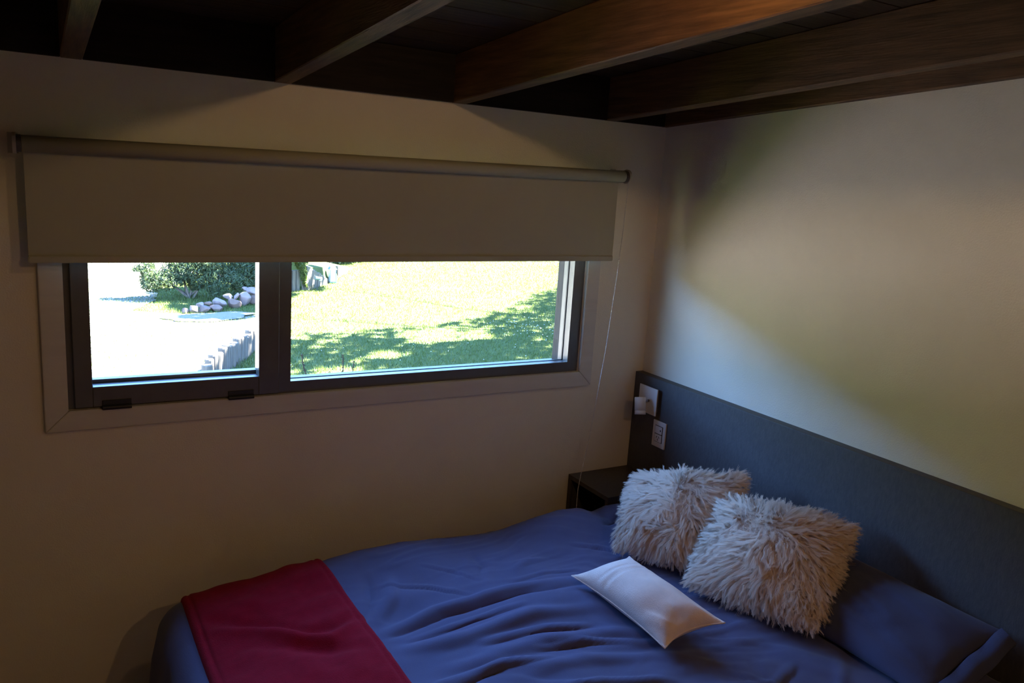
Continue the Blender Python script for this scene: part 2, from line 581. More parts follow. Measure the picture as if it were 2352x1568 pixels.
LP = tag(empty('reading_lamp', (-0.0365, -0.114, 0.946)), 'white reading spotlight on a square plate on the headboard', 'lamp')
def lpp(name, bm, m, parent=None, smooth=False):
    o = obj(name, bm, m, None, smooth)
    if parent is None:
        o.parent = LP; o.matrix_parent_inverse = Matrix.Translation(-Vector(LP.location))
    else:
        o.parent = parent
    return o
bm = bmesh.new(); box(bm, -0.052, -0.0365, -0.158, -0.070, 0.902, 0.990); lpp('mounting_box', bm, M_dkplast)
bm = bmesh.new(); box(bm, -0.057, -0.0522, -0.168, -0.060, 0.890, 0.998, bev=0.001); lpp('back_plate', bm, M_white)
bm = bmesh.new(); cyl(bm, (-0.0572, -0.122, 0.943), (-0.090, -0.124, 0.940), 0.0055, n=16); lpp('arm', bm, M_chrome, None, True)
hc = Vector((-0.100, -0.124, 0.926)); ha = Vector((-0.10, -0.26, -0.96)).normalized()
bm = bmesh.new()
cyl(bm, hc - ha * 0.034, hc + ha * 0.034, 0.022, n=32, rings=[(0, 0.0205), (0.02, 0.022), (0.76, 0.022), (0.765, 0.0207), (0.785, 0.0207), (0.79, 0.022), (1, 0.022)])
hd = lpp('lamp_head', bm, M_white)
for p in hd.data.polygons:
    p.use_smooth = len(p.vertices) == 4
bm = bmesh.new(); cyl(bm, hc + ha * 0.0342, hc + ha * 0.0350, 0.0185, n=28); lpp('lens', bm, M_slot, None)

SK = tag(empty('wall_socket', (-0.0365, -0.184, 0.82)), 'white wall socket plate under the reading lamp', 'socket')
def skp(name, bm, m, parent=None):
    o = obj(name, bm, m, None)
    if parent is None:
        o.parent = SK; o.matrix_parent_inverse = Matrix.Translation(-Vector(SK.location))
    else:
        o.parent = parent
    return o
bm = bmesh.new(); box(bm, -0.0435, -0.0365, -0.221, -0.147, 0.767, 0.873, bev=0.002); skp('plate', bm, M_white)
bm = bmesh.new(); box(bm, -0.0442, -0.0436, -0.2065, -0.1615, 0.788, 0.855); skp('module_surround', bm, M_slot)
bm = bmesh.new(); box(bm, -0.0462, -0.0443, -0.204, -0.164, 0.823, 0.853, bev=0.0008); m1 = skp('switch_module', bm, M_white)
bm = bmesh.new(); box(bm, -0.0467, -0.0463, -0.199, -0.193, 0.835, 0.841); skp('indicator', bm, M_slot, m1)
bm = bmesh.new(); box(bm, -0.0462, -0.0443, -0.204, -0.164, 0.790, 0.820, bev=0.0008); m2 = skp('outlet_module', bm, M_white)
for dy, dz, a in ((0.0065, 0.003, 0.55), (-0.0065, 0.003, -0.55), (0, -0.007, 0)):
    bm = bmesh.new()
    box(bm, -0.0003, 0.0003, -0.0012, 0.0012, -0.0042, 0.0042)
    o = skp('slot', bm, M_slot, m2)
    o.location = (-0.0465, -0.184 + dy, 0.806 + dz)
    o.rotation_euler = (a, 0, 0)

# =================================================================== CEILING LAMP (out of frame, between the beams)
M_bulb = bpy.data.materials.new('lit_bulb')
nt, b, out = nodes_of(M_bulb)
b.inputs['Base Color'].default_value = (0.9, 0.8, 0.6, 1)
b.inputs['Emission Color'].default_value = (1.0, 0.58, 0.22, 1)
b.inputs['Emission Strength'].default_value = 25.0
def ceiling_lamp(ly, watts, label):
    CL = tag(empty('ceiling_lamp', (-1.22, ly, zb(ly) + 0.124)), label, 'lamp', 'bulb lamps between the ceiling beams')
    bm = bmesh.new()
    bmesh.ops.create_uvsphere(bm, u_segments=16, v_segments=10, radius=0.014)
    obj('bulb', bm, M_bulb, CL, True)
    bm = bmesh.new(); cyl(bm, (0, 0, 0.0145), (0, 0, 0.026), 0.035, 0.03, n=24); obj('lamp_base', bm, M_white, CL)
    ld = bpy.data.lights.new('bulb_light', 'POINT')
    ld.energy = watts
    ld.color = (1.0, 0.60, 0.25)
    ld.shadow_soft_size = 0.02
    lo = bpy.data.objects.new('bulb_light', ld)
    link(lo, CL)
    lo.location = (0, 0, -0.03)
    return ld
ld = ceiling_lamp(-1.45, 3.7, 'small warm bulb lamp fixed between the ceiling beams above the bed')
fill_ld = ceiling_lamp(-3.0, 13.0, 'small warm bulb lamp fixed between the ceiling beams at the back of the room')  # extra bulb added to lift the warm light on the lower window wall

# =================================================================== BED
BED = tag(empty('bed', (-0.96, -1.0, 0)), 'low double bed against the dark headboard', 'bed')
def bed_part(name, d, m, bev):
    bm = bmesh.new(); box(bm, *d, bev=bev, seg=4)
    o = obj(name, bm, m, None, True)
    o.parent = BED; o.matrix_parent_inverse = Matrix.Translation(-Vector(BED.location))
    return o
bed_part('bed_base', (-1.82, -0.045, -1.69, -0.33, 0.10, 0.34), M_base, 0.02)
bed_part('mattress', (-1.82, -0.045, -1.69, -0.33, 0.342, 0.545), M_mattr, 0.05)
for fx in (-1.78, -0.14):
    for fy in (-1.6, -0.42):
        bed_part('leg', (fx - 0.025, fx + 0.025, fy - 0.025, fy + 0.025, 0.0, 0.099), M_night, 0.004)

# duvet: analytic draped sheet with puffs, folds and creases
DX0, DX1 = -0.075, -1.800           # head edge (under the pillows) -> foot
DY0, DY1 = -0.318, -1.70            # window side -> room side
RAD = 0.075

def crease(x, y, pts, w, h):
    """soft bump (h>0) or valley (h<0) following a polyline, tapering at its ends"""
    res = np.zeros(np.shape(x))
    px_, py_ = [p[0] for p in pts], [p[1] for p in pts]
    near = (x > min(px_) - 3 * w) & (x < max(px_) + 3 * w) & (y > min(py_) - 3 * w) & (y < max(py_) + 3 * w)
    if not near.any():
        return res
    xs, ys = x[near], y[near]
    best = np.full(xs.shape, 9.0)
    tt = np.zeros(xs.shape)
    n = len(pts) - 1
    for i in range(n):
        ax, ay = pts[i]; bx, by = pts[i + 1]
        dx, dy = bx - ax, by - ay
        t = np.clip(((xs - ax) * dx + (ys - ay) * dy) / (dx * dx + dy * dy), 0, 1)
        d = np.hypot(xs - ax - t * dx, ys - ay - t * dy)
        m = d < best
        tt = np.where(m, (i + t) / n, tt)
        best = np.minimum(best, d)
    res[near] = h * np.exp(-(best / w) ** 2) * np.sin(np.pi * np.clip(tt * 0.94 + 0.03, 0, 1)) ** 0.6
    return res

def g2(x, y, cx, cy, sx, sy, h):
    return h * np.exp(-((x - cx) / sx) ** 2 - ((y - cy) / sy) ** 2)

def duvet_height(x, y):
    h = 0.010 * vnoise(x * 3.1, y * 3.1, 3) + 0.004 * vnoise(x * 7, y * 7, 4)
    # puffs along the window side
    h += g2(x, y, -0.56, -0.36, 0.15, 0.12, 0.036) + g2(x, y, -1.32, -0.38, 0.28, 0.14, 0.020)
    h += g2(x, y, -0.82, -0.36, 0.14, 0.12, -0.010) + g2(x, y, -0.28, -0.42, 0.13, 0.13, 0.008)
    h += g2(x, y, -0.42, -0.36, 0.05, 0.10, -0.020)
    h += 0.020 * np.exp(-((y + 1.0) / 0.5) ** 2) * np.exp(-((x + 1.0) / 0.7) ** 2)
    h -= 0.055 * np.clip((-1.15 - x) / 0.65, 0, 1) ** 1.3 * np.clip((y + 1.1) / 0.6, 0, 1)
    flat, h = h, 0.0              # the throw presses the cloth smooth
    # long tension folds running towards the pillows, warped
    wx = x + 0.10 * vnoise(x * 2.3, y * 2.3, 8)
    wy = y + 0.10 * vnoise(x * 2.0, y * 2.6, 9)
    for k, (ang, f1, f2, a, c0, c1, s0, s1) in enumerate((
            (0.10, 1.5, 8.5, 0.0085, -1.05, -0.98, 0.55, 0.38),
            (-0.28, 1.8, 12.0, 0.0060, -0.85, -1.05, 0.50, 0.35),
            (0.45, 2.4, 10.0, 0.0055, -0.55, -1.30, 0.40, 0.30),
            (1.05, 2.2, 11.0, 0.0055, -1.25, -0.55, 0.22, 0.22),
            (-0.75, 3.0, 14.0, 0.0050, -0.45, -1.42, 0.38, 0.26))):
        ca, sa = math.cos(ang), math.sin(ang)
        u, v = wx * ca + wy * sa, -wx * sa + wy * ca
        n = vnoise(u * f1, v * f2, 20 + k)
        h += 0.72 * a * (ridge(n, 0.26) - 0.35) * np.exp(-((x - c0) / s0) ** 2 - ((y - c1) / s1) ** 2) * 1.5
        h += a * 0.35 * vnoise(u * f1 * 2.2, v * f2 * 2.1, 40 + k) * np.exp(-((x - c0) / s0) ** 2 - ((y - c1) / s1) ** 2)
    # fine crumples
    fx, fy = x + 0.05 * vnoise(x * 6, y * 6, 81), y + 0.05 * vnoise(x * 6, y * 6, 82)
    for k, (ang, f1, f2, a) in enumerate(((0.15, 4.0, 21.0, 0.0030), (-0.5, 5.0, 26.0, 0.0022), (0.9, 5.0, 24.0, 0.0020))):
        ca, sa = math.cos(ang), math.sin(ang)
        u, v = fx * ca + fy * sa, -fx * sa + fy * ca
        msk = np.clip(vnoise(x * 2.2, y * 2.2, 84 + k) * 1.6 + 0.45, 0, 1)
        h += a * msk * ridge(vnoise(u * f1, v * f2, 86 + k), 0.22)
    cr = [([(-1.36, -0.80), (-1.18, -0.79), (-1.02, -0.80)], 0.007, 0.006), ([(-1.20, -0.90), (-1.02, -0.91), (-0.90, -0.94)], 0.008, 0.007),
          ([(-1.10, -0.98), (-0.96, -1.00), (-0.84, -1.05)], 0.007, 0.006), ([(-0.98, -0.66), (-0.86, -0.65), (-0.74, -0.66)], 0.006, 0.004),
          ([(-1.32, -0.52), (-1.20, -0.58), (-1.12, -0.66)], 0.007, 0.005), ([(-1.22, -1.14), (-1.02, -1.16), (-0.86, -1.23)], 0.009, 0.008),
          ([(-0.80, -1.30), (-0.64, -1.34), (-0.52, -1.30)], 0.010, 0.005), ([(-0.92, -1.36), (-0.70, -1.42), (-0.54, -1.50)], 0.011, 0.005),
          ([(-0.72, -1.24), (-0.60, -1.42), (-0.55, -1.56)], 0.011, 0.005), ([(-1.18, -0.46), (-1.10, -0.52), (-1.06, -0.60)], 0.006, 0.004),
          ([(-1.38, -1.02), (-1.20, -1.00), (-1.08, -1.03)], 0.008, 0.007), ([(-0.66, -0.50), (-0.58, -0.56), (-0.53, -0.64)], 0.008, 0.006)]
    for pts_, w_, a_ in cr:
        h += crease(x, y, pts_, w_, a_)
        h += crease(x, y, [(px_, py_ - 2.2 * w_) for px_, py_ in pts_], w_ * 1.1, -a_ * 0.7)
    # sharp creases gathering at the edge of the throw
    h += crease(x, y, [(-1.40, -0.74), (-1.24, -0.70), (-1.02, -0.70), (-0.80, -0.72)], 0.016, 0.014)
    h += crease(x, y, [(-1.40, -0.765), (-1.22, -0.735), (-1.0, -0.74), (-0.78, -0.765)], 0.012, -0.010)
    h += crease(x, y, [(-1.42, -0.70), (-1.33, -0.60), (-1.28, -0.48)], 0.018, 0.012)
    h += crease(x, y, [(-1.42, -0.66), (-1.37, -0.56), (-1.34, -0.46)], 0.012, -0.009)
    h += crease(x, y, [(-1.40, -0.83), (-1.22, -0.86), (-1.02, -0.85), (-0.86, -0.88)], 0.020, 0.013)
    h += crease(x, y, [(-1.30, -0.96), (-1.05, -0.96), (-0.85, -1.00), (-0.7, -1.08)], 0.022, 0.012)
    h += crease(x, y, [(-1.20, -1.06), (-1.0, -1.07), (-0.8, -1.14), (-0.66, -1.26)], 0.020, 0.007)
    h += crease(x, y, [(-1.04, -0.58), (-1.0, -0.52), (-0.99, -0.44)], 0.014, -0.007)
    h += crease(x, y, [(-0.93, -0.60), (-0.87, -0.56), (-0.80, -0.55)], 0.012, 0.007)
    h += crease(x, y, [(-0.48, -0.44), (-0.40, -0.40), (-0.34, -0.36)], 0.014, -0.016)
    return flat + h * np.clip((x + 1.455) / 0.06, 0, 1)

def duvet_surf(u, v, extra=0.0):
    """u: metres from the head edge towards the foot, v: metres from the window side towards the room"""
    u = np.asarray(u, float); v = np.asarray(v, float)
    Lx, Ly = DX0 - DX1, DY0 - DY1
    fu = np.maximum(u - Lx, 0)
    fv0 = np.maximum(-v, 0); fv1 = np.maximum(v - Ly, 0)
    fv = fv0 + fv1
    d = np.hypot(fu, fv) + 1e-9
    eu, ev = fu / d, (fv1 - fv0) / d
    q = RAD * math.pi / 2
    a = np.minimum(d, q) / RAD
    outw = RAD * np.sin(a) + np.maximum(d - q, 0) * 0.10
    down = RAD * (1 - np.cos(a)) + np.maximum(d - q, 0) * 0.99
    x = DX0 - np.minimum(u, Lx)
    y = DY0 - np.clip(v, 0, Ly)
    fade = np.exp(-(d / 0.35))
    h = duvet_height(x, y)
    hang = np.clip((d - 0.08) / 0.12, 0, 1)
    wav = 0.020 * hang * vnoise(x * 5 + 3, y * 5, 60) + 0.010 * hang * vnoise(x * 11, y * 11, 61)
    X = x - eu * (outw + wav)
    Y = y - ev * (outw + wav)
    Z = 0.592 - down + h * (0.25 + 0.75 * fade)
    return np.stack([X, Y, Z + extra], -1)

def sheet(name, us, vs_, surf, m, parent, off=None):
    U, V = np.meshgrid(us, vs_, indexing='ij')
    P = surf(U, V)
    nu, nv = U.shape
    idx = np.arange(nu * nv).reshape(nu, nv)
    F = np.stack([idx[:-1, :-1], idx[:-1, 1:], idx[1:, 1:], idx[1:, :-1]], -1).reshape(-1, 4)
    return P, F

Lx, Ly = DX0 - DX1, DY0 - DY1
us = np.concatenate([np.linspace(0, Lx, 250), np.linspace(Lx, Lx + 0.42, 50)[1:]])
vv = np.concatenate([np.linspace(-0.36, 0, 45)[:-1], np.linspace(0, Ly, 210), np.linspace(Ly, Ly + 0.40, 40)[1:]])
P, F = sheet('duvet', us, vv, duvet_surf, M_duvet, None)
dv = np_obj('duvet', P.reshape(-1, 3), F, M_duvet)
so_ = dv.modifiers.new('thickness', 'SOLIDIFY')
so_.thickness = 0.012
so_.offset = -1
tag(dv, 'rumpled navy blue cotton duvet spread over the bed', 'duvet')

# crimson throw folded over the foot of the bed
T0, T1 = 1.345, 1.748                # u range (x -1.432 .. -1.837)
TV0, TV1 = -0.10, Ly + 0.14
def throw_surf(u, v, layer):
    P0 = duvet_surf(u, v)
    e = 0.004
    Pu = duvet_surf(u + e, v) - P0
    Pv = duvet_surf(u, v + e) - P0
    N = np.cross(Pu, Pv)
    N /= np.linalg.norm(N, axis=-1, keepdims=True) + 1e-12
    N = np.where(N[..., 2:3] < 0, -N, N)
    x, y = DX0 - u, DY0 - v
    du = np.minimum(u - T0, T1 - u)
    dvv = np.minimum(v - TV0, TV1 - v)
    ed = np.minimum(du, dvv)
    th = 0.020 * (1 - np.exp(-(np.maximum(ed, 0) / 0.006)))
    th = th - 0.004 * np.exp(-((ed - 0.022) / 0.005) ** 2)
    f = 0.004 * vnoise(x * 9, y * 9, 71) + 0.003 * vnoise(x * 20, y * 20, 72)
    f = f + crease(x, y, [(-1.79, -0.50), (-1.68, -0.57), (-1.60, -0.66), (-1.53, -0.715), (-1.46, -0.68)], 0.024, 0.018)
    f = f + crease(x, y, [(-1.77, -0.45), (-1.66, -0.54), (-1.57, -0.64), (-1.50, -0.665), (-1.44, -0.64)], 0.022, -0.011)
    f = f + crease(x, y, [(-1.72, -0.63), (-1.62, -0.70), (-1.54, -0.765), (-1.45, -0.80)], 0.020, -0.007)
    f = f * np.clip(ed / 0.05, 0, 1) + 0.007
    return P0 + N * np.maximum(f + np.maximum(th, 0), 0.0065)[..., None] if layer else P0 + N * 0.0035
tus = np.concatenate([[T0], T0 + 0.403 * np.linspace(0.004, 0.996, 84), [T1]])
tvs = np.concatenate([[TV0], np.linspace(TV0 + 0.002, TV1 - 0.002, 230), [TV1]])
U, V = np.meshgrid(tus, tvs, indexing='ij')
Ptop = throw_surf(U, V, True); Pbot = throw_surf(U, V, False)
nu, nv = U.shape
idx = np.arange(nu * nv).reshape(nu, nv)
Ft = np.stack([idx[:-1, :-1], idx[:-1, 1:], idx[1:, 1:], idx[1:, :-1]], -1).reshape(-1, 4)
N0 = nu * nv
loop = np.concatenate([idx[0, :], idx[1:, -1], idx[-1, ::-1][1:], idx[::-1, 0][1:-1]])
nxtl = np.roll(loop, -1)
Fs = np.stack([loop, nxtl, nxtl + N0, loop + N0], -1)
th_ = np_obj('throw_blanket', np.concatenate([Ptop.reshape(-1, 3), Pbot.reshape(-1, 3)]),
             np.concatenate([Ft, Ft[:, ::-1] + N0, Fs]), M_throw)
tag(th_, 'folded crimson fleece throw across the foot of the bed', 'blanket')

# ---------------------------------------------------------------- pillows and cushions
def pillow_pts(A, B, Cc, D, T, u, v, side, n, pinch=0.05, pw_=0.55):
    """A,B,Cc,D = TL,TR,BR,BL corners; u,v in 0..1; side +1 front / -1 back"""
    u = np.asarray(u); v = np.asarray(v)
    s = 2 * u - 1; t = 2 * v - 1
    ss = s * (1 - pinch * (1 - t * t) * np.abs(s) ** 3)
    tt = t * (1 - pinch * (1 - s * s) * np.abs(t) ** 3)
    uu, v2 = (ss + 1) / 2, (tt + 1) / 2
    base = (A * ((1 - uu) * (1 - v2))[..., None] + B * (uu * (1 - v2))[..., None] +
            Cc * (uu * v2)[..., None] + D * ((1 - uu) * v2)[..., None])
    thick = T * np.maximum((1 - s ** 2) * (1 - t ** 2), 0) ** pw_
    return base + n * (side * thick)[..., None]

def quad_normal(A, B, Cc, D, toward):
    n = np.cross(Cc - A, B - D)
    n /= np.linalg.norm(n)
    return n if n @ (np.asarray(toward)) > 0 else -n

def make_pillow(name, A, B, Cc, D, T, m, n, N=48, pinch=0.05, disp=None, parent=None, T_back=None):
    t = 0.5 - 0.5 * np.cos(np.linspace(0, math.pi, N))
    U, V = np.meshgrid(t, t, indexing='ij')
    Pf = pillow_pts(A, B, Cc, D, T, U, V, 1.0, n, pinch)
    Pb = pillow_pts(A, B, Cc, D, T_back or T, U, V, -1.0, n, pinch)
    if disp is not None:
        Pf = Pf + n * disp(U, V)[..., None]
    idx = np.arange(N * N).reshape(N, N)
    q = lambda I: np.stack([I[:-1, :-1], I[:-1, 1:], I[1:, 1:], I[1:, :-1]], -1).reshape(-1, 4)
    # back shares the border vertices
    idb = idx + N * N
    idb[0, :] = idx[0, :]; idb[-1, :] = idx[-1, :]; idb[:, 0] = idx[:, 0]; idb[:, -1] = idx[:, -1]
    o = np_obj(name, np.concatenate([Pf.reshape(-1, 3), Pb.reshape(-1, 3)]), np.concatenate([q(idx), q(idb)[:, ::-1]]), m, parent)
    bm = bmesh.new(); bm.from_mesh(o.data)
    bmesh.ops.delete(bm, geom=[v for v in bm.verts if not v.link_faces], context='VERTS')
    bmesh.ops.recalc_face_normals(bm, faces=bm.faces)
    bm.to_mesh(o.data); bm.free()
    return o

CAMP = np.array([-2.1335, -2.4965, 1.7676])
def ar(*a):
    return np.array(a, float)

# sleeping pillows against the headboard
def sleeping_pillow(label, y0, y1, zt, seed):
    A, B = ar(-0.075, y0, zt), ar(-0.075, y1, zt)
    Cc, D = ar(-0.37, y1, 0.628), ar(-0.37, y0, 0.628)
    n = quad_normal(A, B, Cc, D, (-0.3, 0, 1))
    e = tag(empty('pillow', (-0.28, (y0 + y1) / 2, 0.60)), label, 'pillow', 'navy pillows by the headboard')
    dsp = lambda U, V: (0.006 * vnoise(U * 5, V * 5, seed) + 0.006 * ridge(vnoise(U * 3 + V * 2, V * 9 - U * 4, seed + 1), 0.25)) * (1 - (2 * U - 1) ** 4) * (1 - (2 * V - 1) ** 4)
    o = make_pillow('pillow_body', A, B, Cc, D, 0.050, M_pillow, n, pinch=0.06, disp=dsp)
    o.parent = e; o.matrix_parent_inverse = Matrix.Translation(-Vector(e.location))
    return e, A, B, Cc, D, n
p1 = sleeping_pillow('navy pillow hidden behind the two shaggy cushions', -0.37, -0.97, 0.700, 80)
p2 = sleeping_pillow('navy pillow lying beside the shaggy cushions at the right', -1.00, -1.56, 0.735, 90)
# hem flange on the open end of the near pillowcase
e, A, B, Cc, D, n = p2
bm = bmesh.new()
prev = None
NH = 24
vs0, vs1 = [], []
for i in range(NH + 1):
    t = i / NH
    p = B + (Cc - B) * t
    w = 0.004 * math.sin(t * 17)
    for lst, dy, dz in ((vs0, 0.008, 0.004), (vs1, -0.032, -0.016 - 0.02 * t)):
        lst.append((bm.verts.new((p[0], p[1] + dy, p[2] + dz + w + 0.003)), bm.verts.new((p[0], p[1] + dy, p[2] + dz + w - 0.003))))
for i in range(NH):
    for s in (0, 1):
        bm.faces.new((vs0[i][s], vs0[i + 1][s], vs1[i + 1][s], vs1[i][s]))
    bm.faces.new((vs1[i][0], vs1[i + 1][0], vs1[i + 1][1], vs1[i][1]))
    bm.faces.new((vs0[i][0], vs0[i + 1][0], vs0[i + 1][1], vs0[i][1]))
o = obj('hem', bm, M_pillow, None, True)
o.parent = e; o.matrix_parent_inverse = Matrix.Translation(-Vector(e.location))

# cream lumbar cushion
A, B, Cc, D = ar(-0.650, -0.784, 0.705), ar(-0.680, -1.203, 0.712), ar(-0.817, -1.145, 0.650), ar(-0.831, -0.751, 0.668)
A[2] -= 0.012; D[2] -= 0.014; Cc[2] -= 0.006
n = quad_normal(A, B, Cc, D, CAMP - A)
LC = tag(empty('lumbar_cushion', (-0.74, -0.97, 0.64)), 'small cream linen lumbar cushion lying in front of the shaggy cushions', 'cushion')
def ldisp(U, V):
    fal = (1 - (2 * U - 1) ** 6) * (1 - (2 * V - 1) ** 6)
    h = 0.003 * vnoise(U * 6, V * 4, 101)
    # two stitched cross seams near the far end, gathers at the near end
    for s0 in (0.245, 0.335):
        h = h - 0.0050 * np.exp(-((U - s0 - 0.01 * np.sin(V * 3)) / 0.010) ** 2) + 0.002 * np.exp(-((U - s0 - 0.03) / 0.02) ** 2)
    h = h + 0.009 * ridge(vnoise(U * 3.5 + 1, V * 5 + U * 3, 103), 0.3) * np.clip((U - 0.45) * 2, 0, 1)
    h = h - 0.008 * np.exp(-((U - 0.93) / 0.06) ** 2 - ((V - 0.55) / 0.14) ** 2)
    return h * fal
o = make_pillow('cushion_body', A, B, Cc, D, 0.062, M_lumbar, n, N=72, pinch=0.13, disp=ldisp, T_back=0.045)
o.parent = LC; o.matrix_parent_inverse = Matrix.Translation(-Vector(LC.location))
# piping seam round the rim
t = np.linspace(0, 1, 26)
ed = [pillow_pts(A, B, Cc, D, 0.0, t, 0 * t, 1, n, 0.13), pillow_pts(A, B, Cc, D, 0.0, 0 * t + 1, t, 1, n, 0.13),
      pillow_pts(A, B, Cc, D, 0.0, t[::-1], 0 * t + 1, 1, n, 0.13), pillow_pts(A, B, Cc, D, 0.0, 0 * t, t[::-1], 1, n, 0.13)]
pts = [Vector(p) for k in ed for p in k[:-1]]
bm = bmesh.new(); sweep(bm, pts + pts[:1], 0.0022, 6)
o = obj('seam', bm, M_lumbar, None, True)
o.parent = LC; o.matrix_parent_inverse = Matrix.Translation(-Vector(LC.location))

# shaggy sheepskin cushions
def shaggy(label, A, B, Cc, D, T, seed, n_clump=4600, n_hair=84000, length=0.058):
    r = np.random.default_rng(seed)
    n = quad_normal(A, B, Cc, D, CAMP - A)
    ctr = (A + B + Cc + D) / 4
    e = tag(empty('shaggy_cushion', tuple((Cc + D) / 2)), label, 'cushion', 'shaggy sheepskin cushions')
    o = make_pillow('cushion_body', A, B, Cc, D, T, M_hide, n, N=40, pinch=0.03)
    o.parent = e; o.matrix_parent_inverse = Matrix.Translation(-Vector(e.location))
    def roots(N):
        u = r.random(N); v = r.random(N)
        # more hair on the rim
        k = r.random(N) < 0.22
        edge = r.integers(0, 4, N)
        rim = r.random(N) * 0.05
        u = np.where(k & (edge == 0), rim, u); u = np.where(k & (edge == 1), 1 - rim, u)
        v = np.where(k & (edge == 2), rim, v); v = np.where(k & (edge == 3), 1 - rim, v)
        side = np.where((r.random(N) < 0.86) | (v > 0.6), 1.0, -1.0)
        P = pillow_pts(A, B, Cc, D, T, u, v, side, n, 0.03)
        d = 1e-3
        Pu = pillow_pts(A, B, Cc, D, T, np.clip(u + d, 0, 1), v, side, n, 0.03) - pillow_pts(A, B, Cc, D, T, np.clip(u - d, 0, 1), v, side, n, 0.03)
        Pv = pillow_pts(A, B, Cc, D, T, u, np.clip(v + d, 0, 1), side, n, 0.03) - pillow_pts(A, B, Cc, D, T, u, np.clip(v - d, 0, 1), side, n, 0.03)
        Nn = np.cross(Pu, Pv)
        Nn /= np.linalg.norm(Nn, axis=1, keepdims=True) + 1e-12
        Nn *= np.sign((Nn * (n * side[:, None])).sum(1))[:, None]
        rad = P - ctr
        rad -= n * (rad @ n)[:, None]
        rl = np.linalg.norm(rad, axis=1, keepdims=True)
        rad /= rl + 1e-9
        return P, Nn, rad, rl[:, 0], u, v
    cP, cN, cR, cL, cu, cv = roots(n_clump)
    vdn = (Cc + D - A - B); vdn = vdn / np.linalg.norm(vdn)
    hax = (B + Cc - A - D); hax = hax / np.linalg.norm(hax)
    rimk = np.clip(np.maximum(np.abs(2 * cu - 1), np.abs(2 * cv - 1)) * 1.5 - 0.55, 0, 1)
    # brushed whorls: neighbouring locks share a direction
    wa = 1.7 * vnoise(cu * 2.8 + 0.3, cv * 2.8, seed) + 1.2 * vnoise(cu * 6, cv * 6, seed + 1)
    flow = vdn * np.cos(wa)[:, None] + hax * np.sin(wa)[:, None]
    sw = np.stack([vnoise(cu * 7, cv * 7, seed + 2), vnoise(cu * 7, cv * 7, seed + 3), vnoise(cu * 7, cv * 7, seed + 4)], -1)
    cdir = cN * 0.30 + flow * (0.95 * (1 - 0.75 * rimk))[:, None] + cR * (0.12 + 0.95 * rimk)[:, None] + np.array([0, 0, -0.15]) + r.normal(0, 0.22, (n_clump, 3)) + sw * 0.35
    cdir /= np.linalg.norm(cdir, axis=1, keepdims=True)
    clen = length * (0.75 + 0.5 * r.random(n_clump)) * (1 - 0.22 * rimk)
    hP, hN, hR, hL, hu, hv = roots(n_hair)
    kd = KDTree(n_clump)
    for i_, p_ in enumerate(cP):
        kd.insert(p_, i_)
    kd.balance()
    own = np.array([kd.find(p_)[1] for p_ in hP])
    tip = cP[own] + cdir[own] * clen[own][:, None]
    hd_ = hN * 0.6 + hR * 0.4 + r.normal(0, 0.25, (n_hair, 3))
    hd_ /= np.linalg.norm(hd_, axis=1, keepdims=True)
    ln = clen[own] * (0.8 + 0.35 * r.random(n_hair))
    free = hP + (cdir[own] * 0.75 + hd_ * 0.45) * ln[:, None]
    k = (0.55 + 0.40 * r.random(n_hair))[:, None]
    under = r.random(n_hair) < 0.16                       # short straight underfur fills the partings
    free = np.where(under[:, None], hP + (hN * 0.75 + r.normal(0, 0.45, (n_hair, 3))) * (0.38 * ln)[:, None], free)
    k = np.where(under[:, None], 0.0, k)
    tip = tip * k + free * (1 - k)
    mid = hP + hN * (0.34 * ln)[:, None] + (tip - hP) * 0.22 + sw[own] * 0.004
    tip = tip + np.array([0, 0, -1.0]) * (0.10 * ln)[:, None]
    S = 5
    ts = np.linspace(0, 1, S)
    cen = [(1 - t) ** 2 * hP + 2 * t * (1 - t) * mid + t * t * tip for t in ts]
    ph = r.random(n_clump)[own] * 6.28
    side_v = np.cross(tip - hP, hN)
    side_v /= np.linalg.norm(side_v, axis=1, keepdims=True) + 1e-9
    wid = 0.00046 * (0.7 + 0.6 * r.random(n_hair))
    V_ = []
    for i, t in enumerate(ts):
        c = cen[i] + side_v * (0.0050 * t * np.sin(ph + 8 * t))[:, None]
        w = wid * (1 - 0.65 * t)
        V_ += [c - side_v * w[:, None], c + side_v * w[:, None]]
    V_ = np.stack(V_, 1).reshape(-1, 3)
    base = (np.arange(n_hair) * 2 * S)[:, None]
    Fq = np.concatenate([base + np.array([[2 * i, 2 * i + 1, 2 * i + 3, 2 * i + 2]]) for i in range(S - 1)], 0)
    f = np_obj('fur', V_, Fq, M_fur)
    nv_ = hN + hR * 0.15 + r.normal(0, 0.22, (n_hair, 3))
    nv_ /= np.linalg.norm(nv_, axis=1, keepdims=True)
    f.data.normals_split_custom_set_from_vertices(np.repeat(nv_, 2 * S, 0).astype(np.float32))
    f.parent = e; f.matrix_parent_inverse = Matrix.Translation(-Vector(e.location))
    f['kind'] = 'stuff'
    return e
def inset(A, B, Cc, D, k):
    c = (A + B + Cc + D) / 4
    return [c + (p - c) * k for p in (A, B, Cc, D)]
c1 = inset(ar(-0.345, -0.445, 0.780), ar(-0.180, -0.758, 0.860), ar(-0.440, -0.868, 0.655), ar(-0.560, -0.634, 0.655), 0.95)
c2 = inset(ar(-0.270, -0.778, 0.806), ar(-0.125, -1.126, 0.840), ar(-0.395, -1.252, 0.655), ar(-0.510, -0.919, 0.655), 0.95)
shaggy('long-haired sheepskin cushion nearest the nightstand', *c1, 0.046, 201)
shaggy('long-haired sheepskin cushion overlapping the other, right of the lumbar cushion', *c2, 0.050, 202)

